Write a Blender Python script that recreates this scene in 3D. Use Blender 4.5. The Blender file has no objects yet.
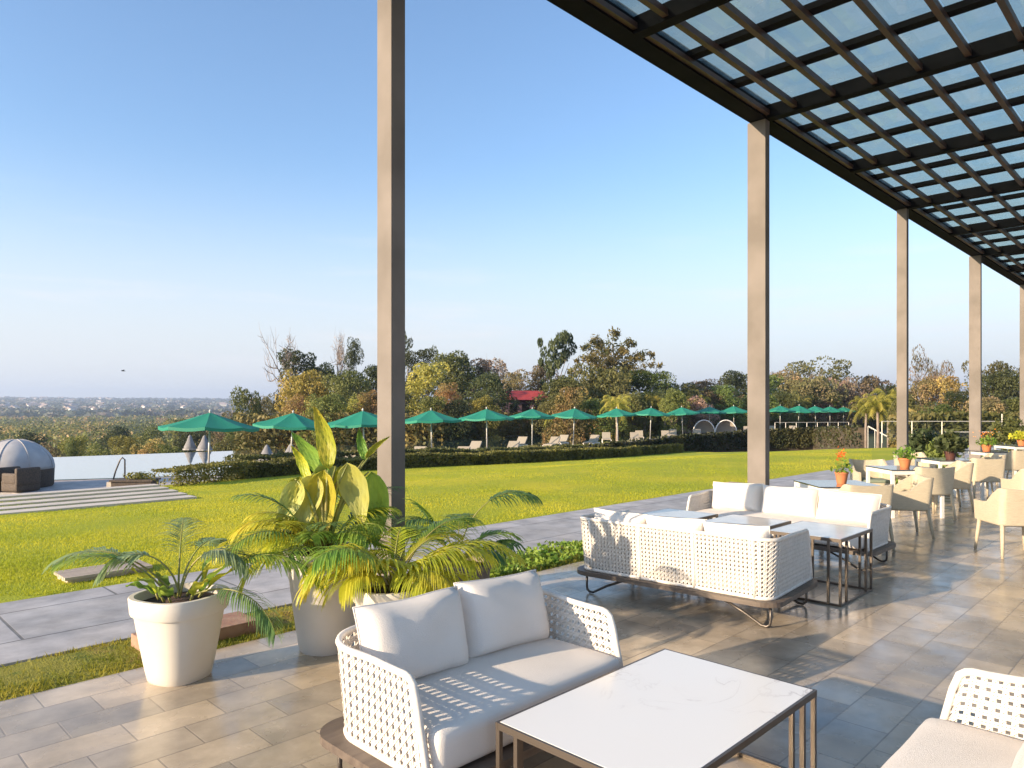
import bpy, math, random
import numpy as np
from mathutils import Vector, Matrix, noise
S = bpy.context.scene
rad = math.radians
# ---------------------------------------------------------------- camera
TH = rad(44.52); CT, ST = math.cos(TH), math.sin(TH); FPX = 720.0; HZ = 407.0; CH = 1.7
cam = bpy.data.cameras.new('camera'); cam.lens = 36*FPX/1024; cam.sensor_width = 36
cam.shift_y = (HZ-384)/1024; cam.clip_start = .05; cam.clip_end = 30000
co = bpy.data.objects.new('camera', cam); S.collection.objects.link(co)
co.location = (0, 0, CH); co.rotation_euler = (rad(90), 0, TH-rad(90)); S.camera = co
# ---------------------------------------------------------------- sky, sun, exposure
EL, AZ = 16.5, 15.0          # sun elevation; sunlight travels along +X turned AZ towards -Y
w = bpy.data.worlds.new('World'); S.world = w; w.use_nodes = True
nt = w.node_tree; nt.nodes.clear()
sky = nt.nodes.new('ShaderNodeTexSky'); sky.sky_type = 'NISHITA'; sky.sun_disc = False
sky.sun_elevation = rad(EL); sky.sun_rotation = rad(-(90-AZ)); sky.air_density = 1.0; sky.dust_density = 1.0; sky.ozone_density = 2.2
bg = nt.nodes.new('ShaderNodeBackground'); bg.inputs[1].default_value = .125
wo = nt.nodes.new('ShaderNodeOutputWorld')
# pale band of air near the horizon, a touch of violet in the blue
geo = nt.nodes.new('ShaderNodeTexCoord'); sep = nt.nodes.new('ShaderNodeSeparateXYZ'); nt.links.new(geo.outputs['Generated'], sep.inputs[0])
rmp = nt.nodes.new('ShaderNodeMapRange'); rmp.interpolation_type = 'SMOOTHERSTEP'; rmp.inputs[1].default_value = -.02; rmp.inputs[2].default_value = .36; rmp.inputs[3].default_value = .92; rmp.inputs[4].default_value = 0
nt.links.new(sep.outputs[2], rmp.inputs[0])
tint = nt.nodes.new('ShaderNodeMix'); tint.data_type = 'RGBA'; tint.blend_type = 'MULTIPLY'; tint.inputs[0].default_value = 1; tint.inputs[7].default_value = (.80, .87, .93, 1)
nt.links.new(sky.outputs[0], tint.inputs[6])
smx = nt.nodes.new('ShaderNodeMix'); smx.data_type = 'RGBA'; smx.inputs[7].default_value = (2.86, 2.88, 2.96, 1)
nt.links.new(rmp.outputs[0], smx.inputs[0]); nt.links.new(tint.outputs[2], smx.inputs[6])
# faint wisps of cloud low over the trees
cmp_ = nt.nodes.new('ShaderNodeMapping'); cmp_.inputs['Scale'].default_value = (2.2, 2.2, 22); nt.links.new(geo.outputs['Generated'], cmp_.inputs[0])
cn = nt.nodes.new('ShaderNodeTexNoise'); cn.inputs['Scale'].default_value = 1.6; cn.inputs['Detail'].default_value = 7; cn.inputs['Roughness'].default_value = .6; nt.links.new(cmp_.outputs[0], cn.inputs['Vector'])
c1 = nt.nodes.new('ShaderNodeMapRange'); c1.inputs[1].default_value = .54; c1.inputs[2].default_value = .74; c1.inputs[3].default_value = 0; c1.inputs[4].default_value = .55; nt.links.new(cn.outputs[0], c1.inputs[0])
c2 = nt.nodes.new('ShaderNodeMapRange'); c2.inputs[1].default_value = .26; c2.inputs[2].default_value = .12; c2.inputs[3].default_value = 0; c2.inputs[4].default_value = 1; nt.links.new(sep.outputs[2], c2.inputs[0])
c3 = nt.nodes.new('ShaderNodeMath'); c3.operation = 'MULTIPLY'; nt.links.new(c1.outputs[0], c3.inputs[0]); nt.links.new(c2.outputs[0], c3.inputs[1])
cmx = nt.nodes.new('ShaderNodeMix'); cmx.data_type = 'RGBA'; cmx.inputs[7].default_value = (3.2, 3.15, 3.2, 1); nt.links.new(c3.outputs[0], cmx.inputs[0]); nt.links.new(smx.outputs[2], cmx.inputs[6])
nt.links.new(cmx.outputs[2], bg.inputs[0]); nt.links.new(bg.outputs[0], wo.inputs[0])
sl = bpy.data.lights.new('sun', 'SUN'); sl.energy = 3.7; sl.angle = rad(.6); sl.color = (1, .80, .56)
so = bpy.data.objects.new('sun', sl); S.collection.objects.link(so)
so.rotation_euler = Vector((math.cos(rad(EL))*math.cos(rad(AZ)), -math.cos(rad(EL))*math.sin(rad(AZ)), -math.sin(rad(EL)))).to_track_quat('-Z', 'Y').to_euler()
so.location = (-20, 6, 10)
S.view_settings.view_transform = 'Standard'; S.view_settings.look = 'None'; S.view_settings.gamma = 1
S.view_settings.exposure = 1.38
S.render.engine = 'CYCLES'; S.cycles.max_bounces = 6; S.cycles.transparent_max_bounces = 16
S.cycles.volume_bounces = 0
# ---------------------------------------------------------------- helpers
def CR(R, D, z=0): return Vector((D*CT+R*ST, D*ST-R*CT, z))          # metres right of / ahead of the viewpoint
def RD(X, Y): return X*ST-Y*CT, X*CT+Y*ST
def PX(x, D, z=0): return CR((x-512)/FPX*D, D, z)                      # along a bearing at distance D
C = S.collection
def link(o, parent=None):
    C.objects.link(o)
    if parent: o.parent = parent
    return o
def tag(o, label=None, cat=None, group=None, kind=None):
    if label: o['label'] = label
    if cat: o['category'] = cat
    if group: o['group'] = group
    if kind: o['kind'] = kind
    return o
def thing(name, label, cat, loc=(0,0,0), rz=0, group=None, scale=None):
    o = bpy.data.objects.new(name, None); o.empty_display_size = .2; link(o)
    o.location = loc; o.rotation_euler = (0, 0, rz)
    if scale: o.scale = scale
    return tag(o, label, cat, group)
def dup(root, loc, rz=0, label=None, group=None, scale=None):
    r = root.copy(); C.objects.link(r); r.location = loc; r.rotation_euler = (0, 0, rz)
    if label: r['label'] = label
    if group: r['group'] = group
    if scale: r.scale = scale
    for ch in list(root.children):
        c = ch.copy(); C.objects.link(c); c.parent = r
        for g in list(ch.children):
            d = g.copy(); C.objects.link(d); d.parent = c
    return r
class MB:
    def __init__(s): s.v = []; s.f = []
    def add(s, vs, fs):
        n = len(s.v); s.v += [tuple(v) for v in vs]; s.f += [tuple(i+n for i in f) for f in fs]; return s
    def box(s, x0, x1, y0, y1, z0, z1, M=None):
        vs = [Vector(p) for p in ((x0,y0,z0),(x1,y0,z0),(x1,y1,z0),(x0,y1,z0),(x0,y0,z1),(x1,y0,z1),(x1,y1,z1),(x0,y1,z1))]
        if M: vs = [M @ v for v in vs]
        return s.add(vs, [(3,2,1,0),(4,5,6,7),(0,1,5,4),(1,2,6,5),(2,3,7,6),(3,0,4,7)])
    def tube(s, pts, r, n=8, cap=True, flat=None):
        pts = [Vector(p) for p in pts]; m = len(pts)
        rs = r if isinstance(r, (list, tuple)) else [r]*m
        up = Vector((0,0,1)); vs = []
        t0 = (pts[1]-pts[0]).normalized()
        a = t0.cross(up); a = a.normalized() if a.length > .05 else Vector((1,0,0))
        for i, p in enumerate(pts):
            t = (pts[min(i+1, m-1)]-pts[max(i-1, 0)]).normalized()
            a = (a-t*a.dot(t)); a = a.normalized() if a.length > 1e-5 else t.orthogonal().normalized()
            b = t.cross(a)
            for k in range(n):
                an = 2*math.pi*k/n
                vs.append(p+a*math.cos(an)*rs[i]+b*math.sin(an)*rs[i]*(flat or 1))
        fs = [(i*n+k, i*n+(k+1)%n, (i+1)*n+(k+1)%n, (i+1)*n+k) for i in range(m-1) for k in range(n)]
        if cap: fs += [tuple(range(n))[::-1], tuple((m-1)*n+k for k in range(n))]
        return s.add(vs, fs)
    def bar(s, p, q, wd, ht):                                           # square section bar
        p, q = Vector(p), Vector(q); t = (q-p).normalized(); up = Vector((0,0,1))
        a = t.cross(up); a = a.normalized() if a.length > .01 else Vector((1,0,0)); b = a.cross(t)
        vs = [e+a*i*wd/2+b*j*ht/2 for e in (p, q) for i, j in ((-1,-1),(1,-1),(1,1),(-1,1))]
        return s.add(vs, [(0,1,2,3),(7,6,5,4),(0,4,5,1),(1,5,6,2),(2,6,7,3),(3,7,4,0)])
    def lathe(s, prof, n=32, pw=2.0, rot=0, c=(0,0,0)):
        m = len(prof); vs = []
        for r, z in prof:
            for k in range(n):
                a = 2*math.pi*k/n; cx, sx = math.cos(a), math.sin(a)
                q = (abs(cx)**pw+abs(sx)**pw)**(-1/pw)
                vs.append((c[0]+r*q*math.cos(a+rot), c[1]+r*q*math.sin(a+rot), c[2]+z))
        fs = [(i*n+k, i*n+(k+1)%n, (i+1)*n+(k+1)%n, (i+1)*n+k) for i in range(m-1) for k in range(n)]
        fs += [tuple(range(n))[::-1], tuple((m-1)*n+k for k in range(n))]
        return s.add(vs, fs)
    def poly(s, pts, z0, z1):
        n = len(pts)
        vs = [(p[0], p[1], z0) for p in pts]+[(p[0], p[1], z1) for p in pts]
        return s.add(vs, [tuple(range(n))[::-1], tuple(range(n, 2*n))]+[(i, (i+1)%n, n+(i+1)%n, n+i) for i in range(n)])
    def rbox(s, cx, cy, cz, sx, sy, sz, r, n=6, crown=0, wr=0, M=None):
        h = Vector((sx/2, sy/2, sz/2)); idx = {}; vs = []; fs = []
        def vert(p):
            k = tuple(round(c, 4) for c in p)
            if k in idx: return idx[k]
            q = Vector([max(-(h[i]-r), min(h[i]-r, p[i]*h[i])) for i in range(3)])
            d = Vector([p[i]*h[i]-q[i] for i in range(3)])
            v = q+(d.normalized()*r if d.length > 1e-6 else d)
            if crown:
                e = (1-p[0]**2)*(1-p[1]**2); v.z += (crown if p[2] > 0 else 0)*e*max(0, p[2])
            if wr: v += Vector(noise.noise_vector(v*7+Vector((cx, cy, 3))))*wr
            v += Vector((cx, cy, cz))
            if M: v = M @ v
            idx[k] = len(vs); vs.append(v); return idx[k]
        g = [-1+2*i/n for i in range(n+1)]
        g = sorted(set(g+[1-r/max(h), -1+r/max(h), 1-.4*r/max(h), -1+.4*r/max(h)]))
        for ax in range(3):
            for sg in (-1, 1):
                for i in range(len(g)-1):
                    for j in range(len(g)-1):
                        q = []
                        for (a, b) in ((g[i], g[j]), (g[i+1], g[j]), (g[i+1], g[j+1]), (g[i], g[j+1])):
                            p = [0,0,0]; p[ax] = sg; p[(ax+1)%3] = a; p[(ax+2)%3] = b; q.append(vert(p))
                        fs.append(tuple(q) if sg > 0 else tuple(q[::-1]))
        return s.add(vs, fs)
    def build(s, name, mat, parent=None, smooth=False, loc=None, angle=None):
        me = bpy.data.meshes.new(name); me.from_pydata(s.v, [], s.f); me.validate()
        me.materials.append(mat)
        if smooth or angle: me.polygons.foreach_set('use_smooth', [True]*len(me.polygons))
        if angle:
            me.set_sharp_from_angle(angle=rad(angle))
        me.update()
        o = bpy.data.objects.new(name, me); link(o, parent)
        if loc: o.location = loc
        return o
def quads(name, V, mat, parent=None, nper=4, smooth=False):             # V: (n, nper, 3)
    V = np.asarray(V, dtype=np.float32); n = V.shape[0]; me = bpy.data.meshes.new(name)
    me.vertices.add(n*nper); me.vertices.foreach_set('co', V.reshape(-1))
    me.loops.add(n*nper); me.loops.foreach_set('vertex_index', np.arange(n*nper, dtype=np.int32))
    me.polygons.add(n); me.polygons.foreach_set('loop_start', np.arange(0, n*nper, nper, dtype=np.int32))
    me.polygons.foreach_set('loop_total', np.full(n, nper, dtype=np.int32))
    me.materials.append(mat); me.update(calc_edges=True)
    o = bpy.data.objects.new(name, me); link(o, parent); return o
# ---------------------------------------------------------------- materials
def mat(name, col, rough=.6, metal=0, spec=.5, var=None, vscale=4, bump=0, bscale=40, trans=0, coat=0, rnd=0, col3=None, stretch=None, detail=5):
    m = bpy.data.materials.new(name); m.use_nodes = True; t = m.node_tree; b = t.nodes['Principled BSDF']
    b.inputs['Base Color'].default_value = (*col, 1); b.inputs['Roughness'].default_value = rough
    b.inputs['Metallic'].default_value = metal; b.inputs['Specular IOR Level'].default_value = spec
    b.inputs['Coat Weight'].default_value = coat
    tc = t.nodes.new('ShaderNodeTexCoord'); src = tc.outputs['Object']
    if stretch:
        mp = t.nodes.new('ShaderNodeMapping'); mp.inputs['Scale'].default_value = stretch; t.links.new(src, mp.inputs[0]); src = mp.outputs[0]
    out = None
    if var:
        n = t.nodes.new('ShaderNodeTexNoise'); n.inputs['Scale'].default_value = vscale; n.inputs['Detail'].default_value = detail
        t.links.new(src, n.inputs['Vector'])
        r = t.nodes.new('ShaderNodeValToRGB'); e = r.color_ramp.elements
        e[0].position = .36; e[0].color = (*col, 1); e[1].position = .64; e[1].color = (*var, 1)
        if col3: x = e.new(.5); x.color = (*col3, 1)
        t.links.new(n.outputs[0], r.inputs[0]); out = r.outputs[0]
    if rnd:
        oi = t.nodes.new('ShaderNodeObjectInfo'); hs = t.nodes.new('ShaderNodeHueSaturation')
        for k, (lo, hi, inp) in enumerate(((.5-.025*rnd, .5+.025*rnd, 0), (1-.3*rnd, 1+.3*rnd, 2))):
            mr = t.nodes.new('ShaderNodeMapRange'); mr.inputs[3].default_value = lo; mr.inputs[4].default_value = hi
            if k:
                mm = t.nodes.new('ShaderNodeMath'); mm.operation = 'FRACT'; m2 = t.nodes.new('ShaderNodeMath'); m2.operation = 'MULTIPLY'; m2.inputs[1].default_value = 7.31
                t.links.new(oi.outputs['Random'], m2.inputs[0]); t.links.new(m2.outputs[0], mm.inputs[0]); t.links.new(mm.outputs[0], mr.inputs[0])
            else: t.links.new(oi.outputs['Random'], mr.inputs[0])
            t.links.new(mr.outputs[0], hs.inputs[inp])
        if out: t.links.new(out, hs.inputs['Color'])
        else: hs.inputs['Color'].default_value = (*col, 1)
        out = hs.outputs[0]
    if out: t.links.new(out, b.inputs['Base Color'])
    if bump:
        n = t.nodes.new('ShaderNodeTexNoise'); n.inputs['Scale'].default_value = bscale; n.inputs['Detail'].default_value = 4; t.links.new(src, n.inputs['Vector'])
        bp = t.nodes.new('ShaderNodeBump'); bp.inputs['Strength'].default_value = bump; bp.inputs['Distance'].default_value = .02
        t.links.new(n.outputs[0], bp.inputs['Height']); t.links.new(bp.outputs[0], b.inputs['Normal'])
    if trans:
        tr = t.nodes.new('ShaderNodeBsdfTranslucent'); mx = t.nodes.new('ShaderNodeMixShader'); mx.inputs[0].default_value = trans
        if out: t.links.new(out, tr.inputs[0])
        else: tr.inputs[0].default_value = (*col, 1)
        t.links.new(b.outputs[0], mx.inputs[1]); t.links.new(tr.outputs[0], mx.inputs[2])
        t.links.new(mx.outputs[0], t.nodes['Material Output'].inputs[0])
    return m
def tile_mat(name, c1, c2, mortar, bw, bh, ms, rough, r2, shift=(0,0)):
    m = mat(name, c1, rough); t = m.node_tree; b = t.nodes['Principled BSDF']
    tc = [n for n in t.nodes if n.type == 'TEX_COORD'][0]
    mp = t.nodes.new('ShaderNodeMapping'); mp.inputs['Location'].default_value = (*shift, 0); t.links.new(tc.outputs['Object'], mp.inputs[0])
    br = t.nodes.new('ShaderNodeTexBrick'); br.inputs['Scale'].default_value = 1; br.inputs['Brick Width'].default_value = bw; br.inputs['Row Height'].default_value = bh
    br.inputs['Mortar Size'].default_value = ms; br.inputs['Mortar Smooth'].default_value = .3; br.inputs['Bias'].default_value = 0
    br.inputs['Color1'].default_value = (*c1, 1); br.inputs['Color2'].default_value = (*c2, 1); br.inputs['Mortar'].default_value = (*mortar, 1)
    t.links.new(mp.outputs[0], br.inputs['Vector'])
    n = t.nodes.new('ShaderNodeTexNoise'); n.inputs['Scale'].default_value = 2.6; n.inputs['Detail'].default_value = 8; n.inputs['Roughness'].default_value = .62
    t.links.new(mp.outputs[0], n.inputs['Vector'])
    r = t.nodes.new('ShaderNodeMapRange'); r.inputs[1].default_value = .3; r.inputs[2].default_value = .7; r.inputs[3].default_value = .66; r.inputs[4].default_value = 1.3
    t.links.new(n.outputs[0], r.inputs[0])
    mx = t.nodes.new('ShaderNodeMix'); mx.data_type = 'RGBA'; mx.blend_type = 'MULTIPLY'; mx.inputs[0].default_value = 1
    cb = t.nodes.new('ShaderNodeCombineColor')
    for i in range(3): t.links.new(r.outputs[0], cb.inputs[i])
    t.links.new(br.outputs[0], mx.inputs[6]); t.links.new(cb.outputs[0], mx.inputs[7]); t.links.new(mx.outputs[2], b.inputs['Base Color'])
    r3 = t.nodes.new('ShaderNodeMapRange'); r3.inputs[1].default_value = .35; r3.inputs[2].default_value = .65; r3.inputs[3].default_value = rough; r3.inputs[4].default_value = r2
    n2 = t.nodes.new('ShaderNodeTexNoise'); n2.inputs['Scale'].default_value = 3.1; n2.inputs['Detail'].default_value = 6; t.links.new(tc.outputs['Object'], n2.inputs['Vector'])
    t.links.new(n2.outputs[0], r3.inputs[0]); t.links.new(r3.outputs[0], b.inputs['Roughness'])
    b1 = t.nodes.new('ShaderNodeBump'); b1.invert = True; b1.inputs['Strength'].default_value = .5; b1.inputs['Distance'].default_value = .004; t.links.new(br.outputs[1], b1.inputs['Height'])
    b2 = t.nodes.new('ShaderNodeBump'); b2.inputs['Strength'].default_value = .25; b2.inputs['Distance'].default_value = .01
    t.links.new(n.outputs[0], b2.inputs['Height']); t.links.new(b1.outputs[0], b2.inputs['Normal']); t.links.new(b2.outputs[0], b.inputs['Normal'])
    return m
M = {}
M['floor'] = tile_mat('terrace_tiles', (.53,.42,.30), (.31,.265,.215), (.28,.23,.18), .46, .27, .0048, .15, .33, (.1,.12))
M['path'] = tile_mat('path_pavers', (.44,.41,.40), (.38,.36,.35), (.18,.165,.15), 1.8, .9, .012, .5, .7, (.55,.05))
M['deck'] = tile_mat('pool_deck_stone', (.50,.42,.38), (.42,.36,.33), (.3,.27,.25), 1.2, .3, .01, .6, .7)
M['steel'] = mat('dark_steel', (.006,.006,.008), .7, .0, spec=.05, var=(.010,.009,.011), vscale=3)
M['rafter'] = mat('brown_rafter', (.075,.034,.022), .5, var=(.045,.025,.02), vscale=5)
M['post'] = mat('post_paint', (.23,.20,.18), .7, spec=.15, var=(.17,.148,.13), vscale=1.5)
M['rattan'] = mat('white_cane', (.78,.725,.665), .5, var=(.69,.635,.57), vscale=30)
M['fabric'] = mat('white_fabric', (.78,.72,.665), .95, spec=.15, var=(.73,.67,.615), vscale=2.5, bump=.25, bscale=260)
M['platform'] = mat('brown_platform', (.15,.115,.09), .5, var=(.10,.075,.06), vscale=3, stretch=(1,8,8), bump=.1)
M['legmetal'] = mat('dark_leg_metal', (.10,.085,.075), .35, .6)
M['bronze'] = mat('bronze_frame', (.13,.105,.085), .42, .6)
M['soil'] = mat('soil', (.05,.028,.018), .95, var=(.10,.055,.035), vscale=20, bump=.8, bscale=60)
M['potw'] = mat('white_pot', (.68,.63,.55), .5, var=(.62,.56,.48), vscale=2)
M['potg'] = mat('grey_pot', (.56,.53,.50), .55, var=(.50,.47,.44), vscale=2)
M['potb'] = mat('brown_pot', (.22,.17,.14), .6, var=(.17,.13,.10), vscale=3)
M['terra'] = mat('terracotta', (.55,.19,.07), .7, var=(.45,.15,.06), vscale=6)
M['potd'] = mat('dark_pot', (.10,.04,.03), .5)
M['plank'] = mat('weathered_plank', (.55,.45,.35), .7, var=(.42,.33,.26), vscale=4, stretch=(1,10,1), bump=.2)
M['stripe'] = mat('pale_stone_strip', (.66,.57,.47), .7, var=(.56,.48,.40), vscale=2)
M['block'] = mat('reddish_brick', (.38,.24,.16), .8, var=(.30,.15,.10), vscale=6, bump=.3)
M['wicker'] = mat('beige_wicker', (.66,.56,.41), .55, var=(.58,.49,.35), vscale=18, stretch=(1,1,6), bump=.6, bscale=70)
M['greenseat'] = mat('sage_cushion', (.22,.26,.20), .9)
M['dtop'] = mat('dark_glass_top', (.05,.06,.075), .12, spec=.8, coat=.5)
M['white'] = mat('white_paint', (.78,.74,.68), .4)
M['brownw'] = mat('brown_wicker', (.12,.085,.06), .7, var=(.07,.05,.04), vscale=25, bump=.5)
M['canvas'] = mat('grey_canvas', (.50,.48,.47), .85, var=(.40,.38,.38), vscale=2, bump=.2, bscale=6)
M['green'] = mat('green_canvas', (.03,.30,.19), .6, trans=.3)
M['alu'] = mat('pale_pole', (.55,.52,.48), .4, .3)
M['sling'] = mat('lounger_fabric', (.36,.31,.25), .8)
M['bark'] = mat('bark', (.16,.12,.09), .9, var=(.09,.07,.055), vscale=3, bump=.5)
M['palebark'] = mat('pale_bark', (.34,.27,.22), .9, var=(.22,.17,.14), vscale=3)
M['redroof'] = mat('red_roof', (.40,.045,.035), .7, var=(.30,.03,.03), vscale=2)
M['purple'] = mat('shaded_plaster', (.12,.07,.09), .8)  # purple shade under the red roof, put into the wall colour
M['cream'] = mat('cream_plaster', (.55,.47,.38), .8)
M['wallm'] = mat('dark_planted_wall', (.055,.045,.03), .9, var=(.11,.08,.05), vscale=2.5, bump=.6, bscale=8)
M['concrete'] = mat('concrete', (.35,.33,.31), .8)
def leafm(name, a, b, tr=.35, vs=.6, c3=None, rnd=1, rough=.55): return mat(name, a, rough, spec=.3, var=b, vscale=vs, trans=tr, rnd=rnd, col3=c3, detail=7)
LF = {
 'olive': leafm('leaf_olive', (.11,.12,.04), (.25,.22,.075), c3=(.16,.16,.05)),
 'dark': leafm('leaf_dark', (.05,.068,.026), (.115,.13,.05)),
 'green': leafm('leaf_green', (.10,.13,.035), (.23,.26,.065)),
 'yellow': leafm('leaf_yellow', (0.286,0.260,0.065), (0.598,0.468,0.104), c3=(0.390,0.338,0.078)),
 'orange': leafm('leaf_orange', (0.433,0.227,0.091), (0.750,0.501,0.137), c3=(0.319,0.251,0.091)),
 'brown': leafm('leaf_brown', (0.296,0.194,0.114), (0.546,0.342,0.182), c3=(0.205,0.182,0.079)),
 'pink': leafm('leaf_pink', (0.501,0.296,0.251), (0.728,0.455,0.342), c3=(0.319,0.227,0.160)),
 'palm': leafm('leaf_palm', (.24,.25,.04), (.50,.42,.08), .4),
 'hedge': leafm('leaf_hedge', (.14,.14,.04), (.36,.32,.08), .35, 1.2),
 'far': leafm('leaf_far', (0.078,0.098,0.078), (0.338,0.260,0.208), .2, .02, c3=(0.143,0.169,0.104)),
}
NL = {
 'yg': leafm('plant_yellowgreen', (0.450,0.500,0.044), (0.725,0.650,0.075), .45, 5, rnd=.6, rough=.4),
 'mg': leafm('plant_midgreen', (0.172,0.328,0.052), (0.345,0.460,0.071), .4, 5, rnd=.6, rough=.4),
 'dg': leafm('plant_darkgreen', (.10,.20,.07), (.20,.32,.09), .35, 5, rnd=.6, rough=.4),
 'bl': leafm('plant_bluegreen', (.20,.29,.14), (.36,.44,.22), .35, 5, rnd=.6, rough=.45),
 'pale': leafm('plant_pale', (0.562,0.587,0.200), (0.650,0.625,0.125), .4, 4, rnd=.5, rough=.45),
 'red': leafm('flower_red', (0.800,0.105,0.022), (0.800,0.240,0.045), .3, 5),
}
M['stem'] = mat('stem', (.22,.26,.06), .5, var=(.32,.26,.08), vscale=8)
# marble
m = mat('marble_top', (.80,.78,.75), .22, spec=.5); t = m.node_tree; b = t.nodes['Principled BSDF']
tc = [n for n in t.nodes if n.type == 'TEX_COORD'][0]; n = t.nodes.new('ShaderNodeTexNoise'); n.inputs['Scale'].default_value = 2.1; n.inputs['Detail'].default_value = 9; n.inputs['Distortion'].default_value = 1.4
t.links.new(tc.outputs['Object'], n.inputs['Vector']); r = t.nodes.new('ShaderNodeValToRGB'); e = r.color_ramp.elements
e[0].position = .44; e[0].color = (.84,.80,.75,1); e[1].position = .56; e[1].color = (.82,.79,.75,1)
for p, c in ((.485,(.80,.76,.71,1)), (.497,(.52,.46,.42,1)), (.506,(.79,.75,.70,1))): x = e.new(p); x.color = c
n2 = t.nodes.new('ShaderNodeTexNoise'); n2.inputs['Scale'].default_value = 1.3; t.links.new(tc.outputs['Object'], n2.inputs['Vector'])
r2 = t.nodes.new('ShaderNodeMapRange'); r2.inputs[1].default_value = .48; r2.inputs[2].default_value = .62; t.links.new(n2.outputs[0], r2.inputs[0])
mx = t.nodes.new('ShaderNodeMix'); mx.data_type = 'RGBA'; mx.inputs[6].default_value = (.83,.80,.76,1)
t.links.new(n.outputs[0], r.inputs[0]); t.links.new(r2.outputs[0], mx.inputs[0]); t.links.new(r.outputs[0], mx.inputs[7]); t.links.new(mx.outputs[2], b.inputs['Base Color'])
M['marble'] = m
# roof glass
m = bpy.data.materials.new('roof_glass'); m.use_nodes = True; t = m.node_tree; t.nodes.clear(); o = t.nodes.new('ShaderNodeOutputMaterial')
tr = t.nodes.new('ShaderNodeBsdfTransparent'); tr.inputs[0].default_value = (.66,.73,.70,1)
gl = t.nodes.new('ShaderNodeBsdfGlossy'); gl.inputs['Roughness'].default_value = .05; gl.inputs[0].default_value = (.9,.95,.95,1)
df = t.nodes.new('ShaderNodeBsdfTranslucent'); df.inputs[0].default_value = (.55,.62,.60,1)
a1 = t.nodes.new('ShaderNodeMixShader'); a2 = t.nodes.new('ShaderNodeMixShader')
tc = t.nodes.new('ShaderNodeTexCoord'); n = t.nodes.new('ShaderNodeTexNoise'); n.inputs['Scale'].default_value = 2.2; n.inputs['Detail'].default_value = 7; t.links.new(tc.outputs['Object'], n.inputs['Vector'])
mr = t.nodes.new('ShaderNodeMapRange'); mr.inputs[1].default_value = .35; mr.inputs[2].default_value = .75; mr.inputs[3].default_value = .14; mr.inputs[4].default_value = .36; t.links.new(n.outputs[0], mr.inputs[0])
t.links.new(mr.outputs[0], a1.inputs[0]); t.links.new(tr.outputs[0], a1.inputs[1]); t.links.new(df.outputs[0], a1.inputs[2])
a2.inputs[0].default_value = .07; t.links.new(a1.outputs[0], a2.inputs[1]); t.links.new(gl.outputs[0], a2.inputs[2]); t.links.new(a2.outputs[0], o.inputs[0])
M['glass'] = m
m = bpy.data.materials.new('clear_glass'); m.use_nodes = True; t = m.node_tree; t.nodes.clear(); o = t.nodes.new('ShaderNodeOutputMaterial')
tr = t.nodes.new('ShaderNodeBsdfTransparent'); tr.inputs[0].default_value = (.85,.9,.88,1); gl = t.nodes.new('ShaderNodeBsdfGlossy'); gl.inputs['Roughness'].default_value = .03
a1 = t.nodes.new('ShaderNodeMixShader'); a1.inputs[0].default_value = .08; t.links.new(tr.outputs[0], a1.inputs[1]); t.links.new(gl.outputs[0], a1.inputs[2]); t.links.new(a1.outputs[0], o.inputs[0])
M['clear'] = m
m = mat('pool_water', (.05,.12,.13), .06, spec=1.0, bump=.06, bscale=3, coat=1); M['water'] = m
# lawn material
def ground_mat(name, cols, scales, bump=.6, bs=60, rough=.85):
    m = mat(name, cols[0], rough, spec=.2); t = m.node_tree; b = t.nodes['Principled BSDF']
    tc = [n for n in t.nodes if n.type == 'TEX_COORD'][0]
    prev = None
    for i, (a, bb) in enumerate(cols[1:]):
        n = t.nodes.new('ShaderNodeTexNoise'); n.inputs['Scale'].default_value = scales[i]; n.inputs['Detail'].default_value = 8; n.inputs['Roughness'].default_value = .65; t.links.new(tc.outputs['Object'], n.inputs['Vector'])
        mr = t.nodes.new('ShaderNodeMapRange'); mr.inputs[1].default_value = a; mr.inputs[2].default_value = a+.16; t.links.new(n.outputs[0], mr.inputs[0])
        mx = t.nodes.new('ShaderNodeMix'); mx.data_type = 'RGBA'; t.links.new(mr.outputs[0], mx.inputs[0])
        if prev: t.links.new(prev, mx.inputs[6])
        else: mx.inputs[6].default_value = (*cols[0], 1)
        mx.inputs[7].default_value = (*bb, 1); prev = mx.outputs[2]
    t.links.new(prev, b.inputs['Base Color'])
    n = t.nodes.new('ShaderNodeTexNoise'); n.inputs['Scale'].default_value = bs; n.inputs['Detail'].default_value = 5; t.links.new(tc.outputs['Object'], n.inputs['Vector'])
    bp = t.nodes.new('ShaderNodeBump'); bp.inputs['Strength'].default_value = bump; bp.inputs['Distance'].default_value = .05; t.links.new(n.outputs[0], bp.inputs['Height']); t.links.new(bp.outputs[0], b.inputs['Normal'])
    return m
M['lawn'] = ground_mat('lawn_turf', [(.34,.37,.025), (.46,(.50,.45,.03)), (.56,(.27,.30,.025)), (.62,(.44,.37,.06))], [.3, 9, 2.3])
M['strip'] = ground_mat('verge_ground', [(.26,.24,.04), (.50,(.13,.16,.025)), (.53,(.34,.15,.08))], [6, 1.4], bs=80)
M['terrain'] = ground_mat('terrain_ground', [(.07,.08,.03), (.45,(.13,.11,.06)), (.52,(.05,.07,.04)), (.60,(.20,.14,.10))], [.01, .004, .0023], bs=.5)
M['grass'] = leafm('grass_blades', (.38,.42,.035), (.68,.60,.05), .5, .4, rnd=0, c3=(.52,.51,.035))
M['grassd'] = leafm('verge_blades', (.16,.20,.02), (.42,.36,.05), .45, 2.2, rnd=0)
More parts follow.
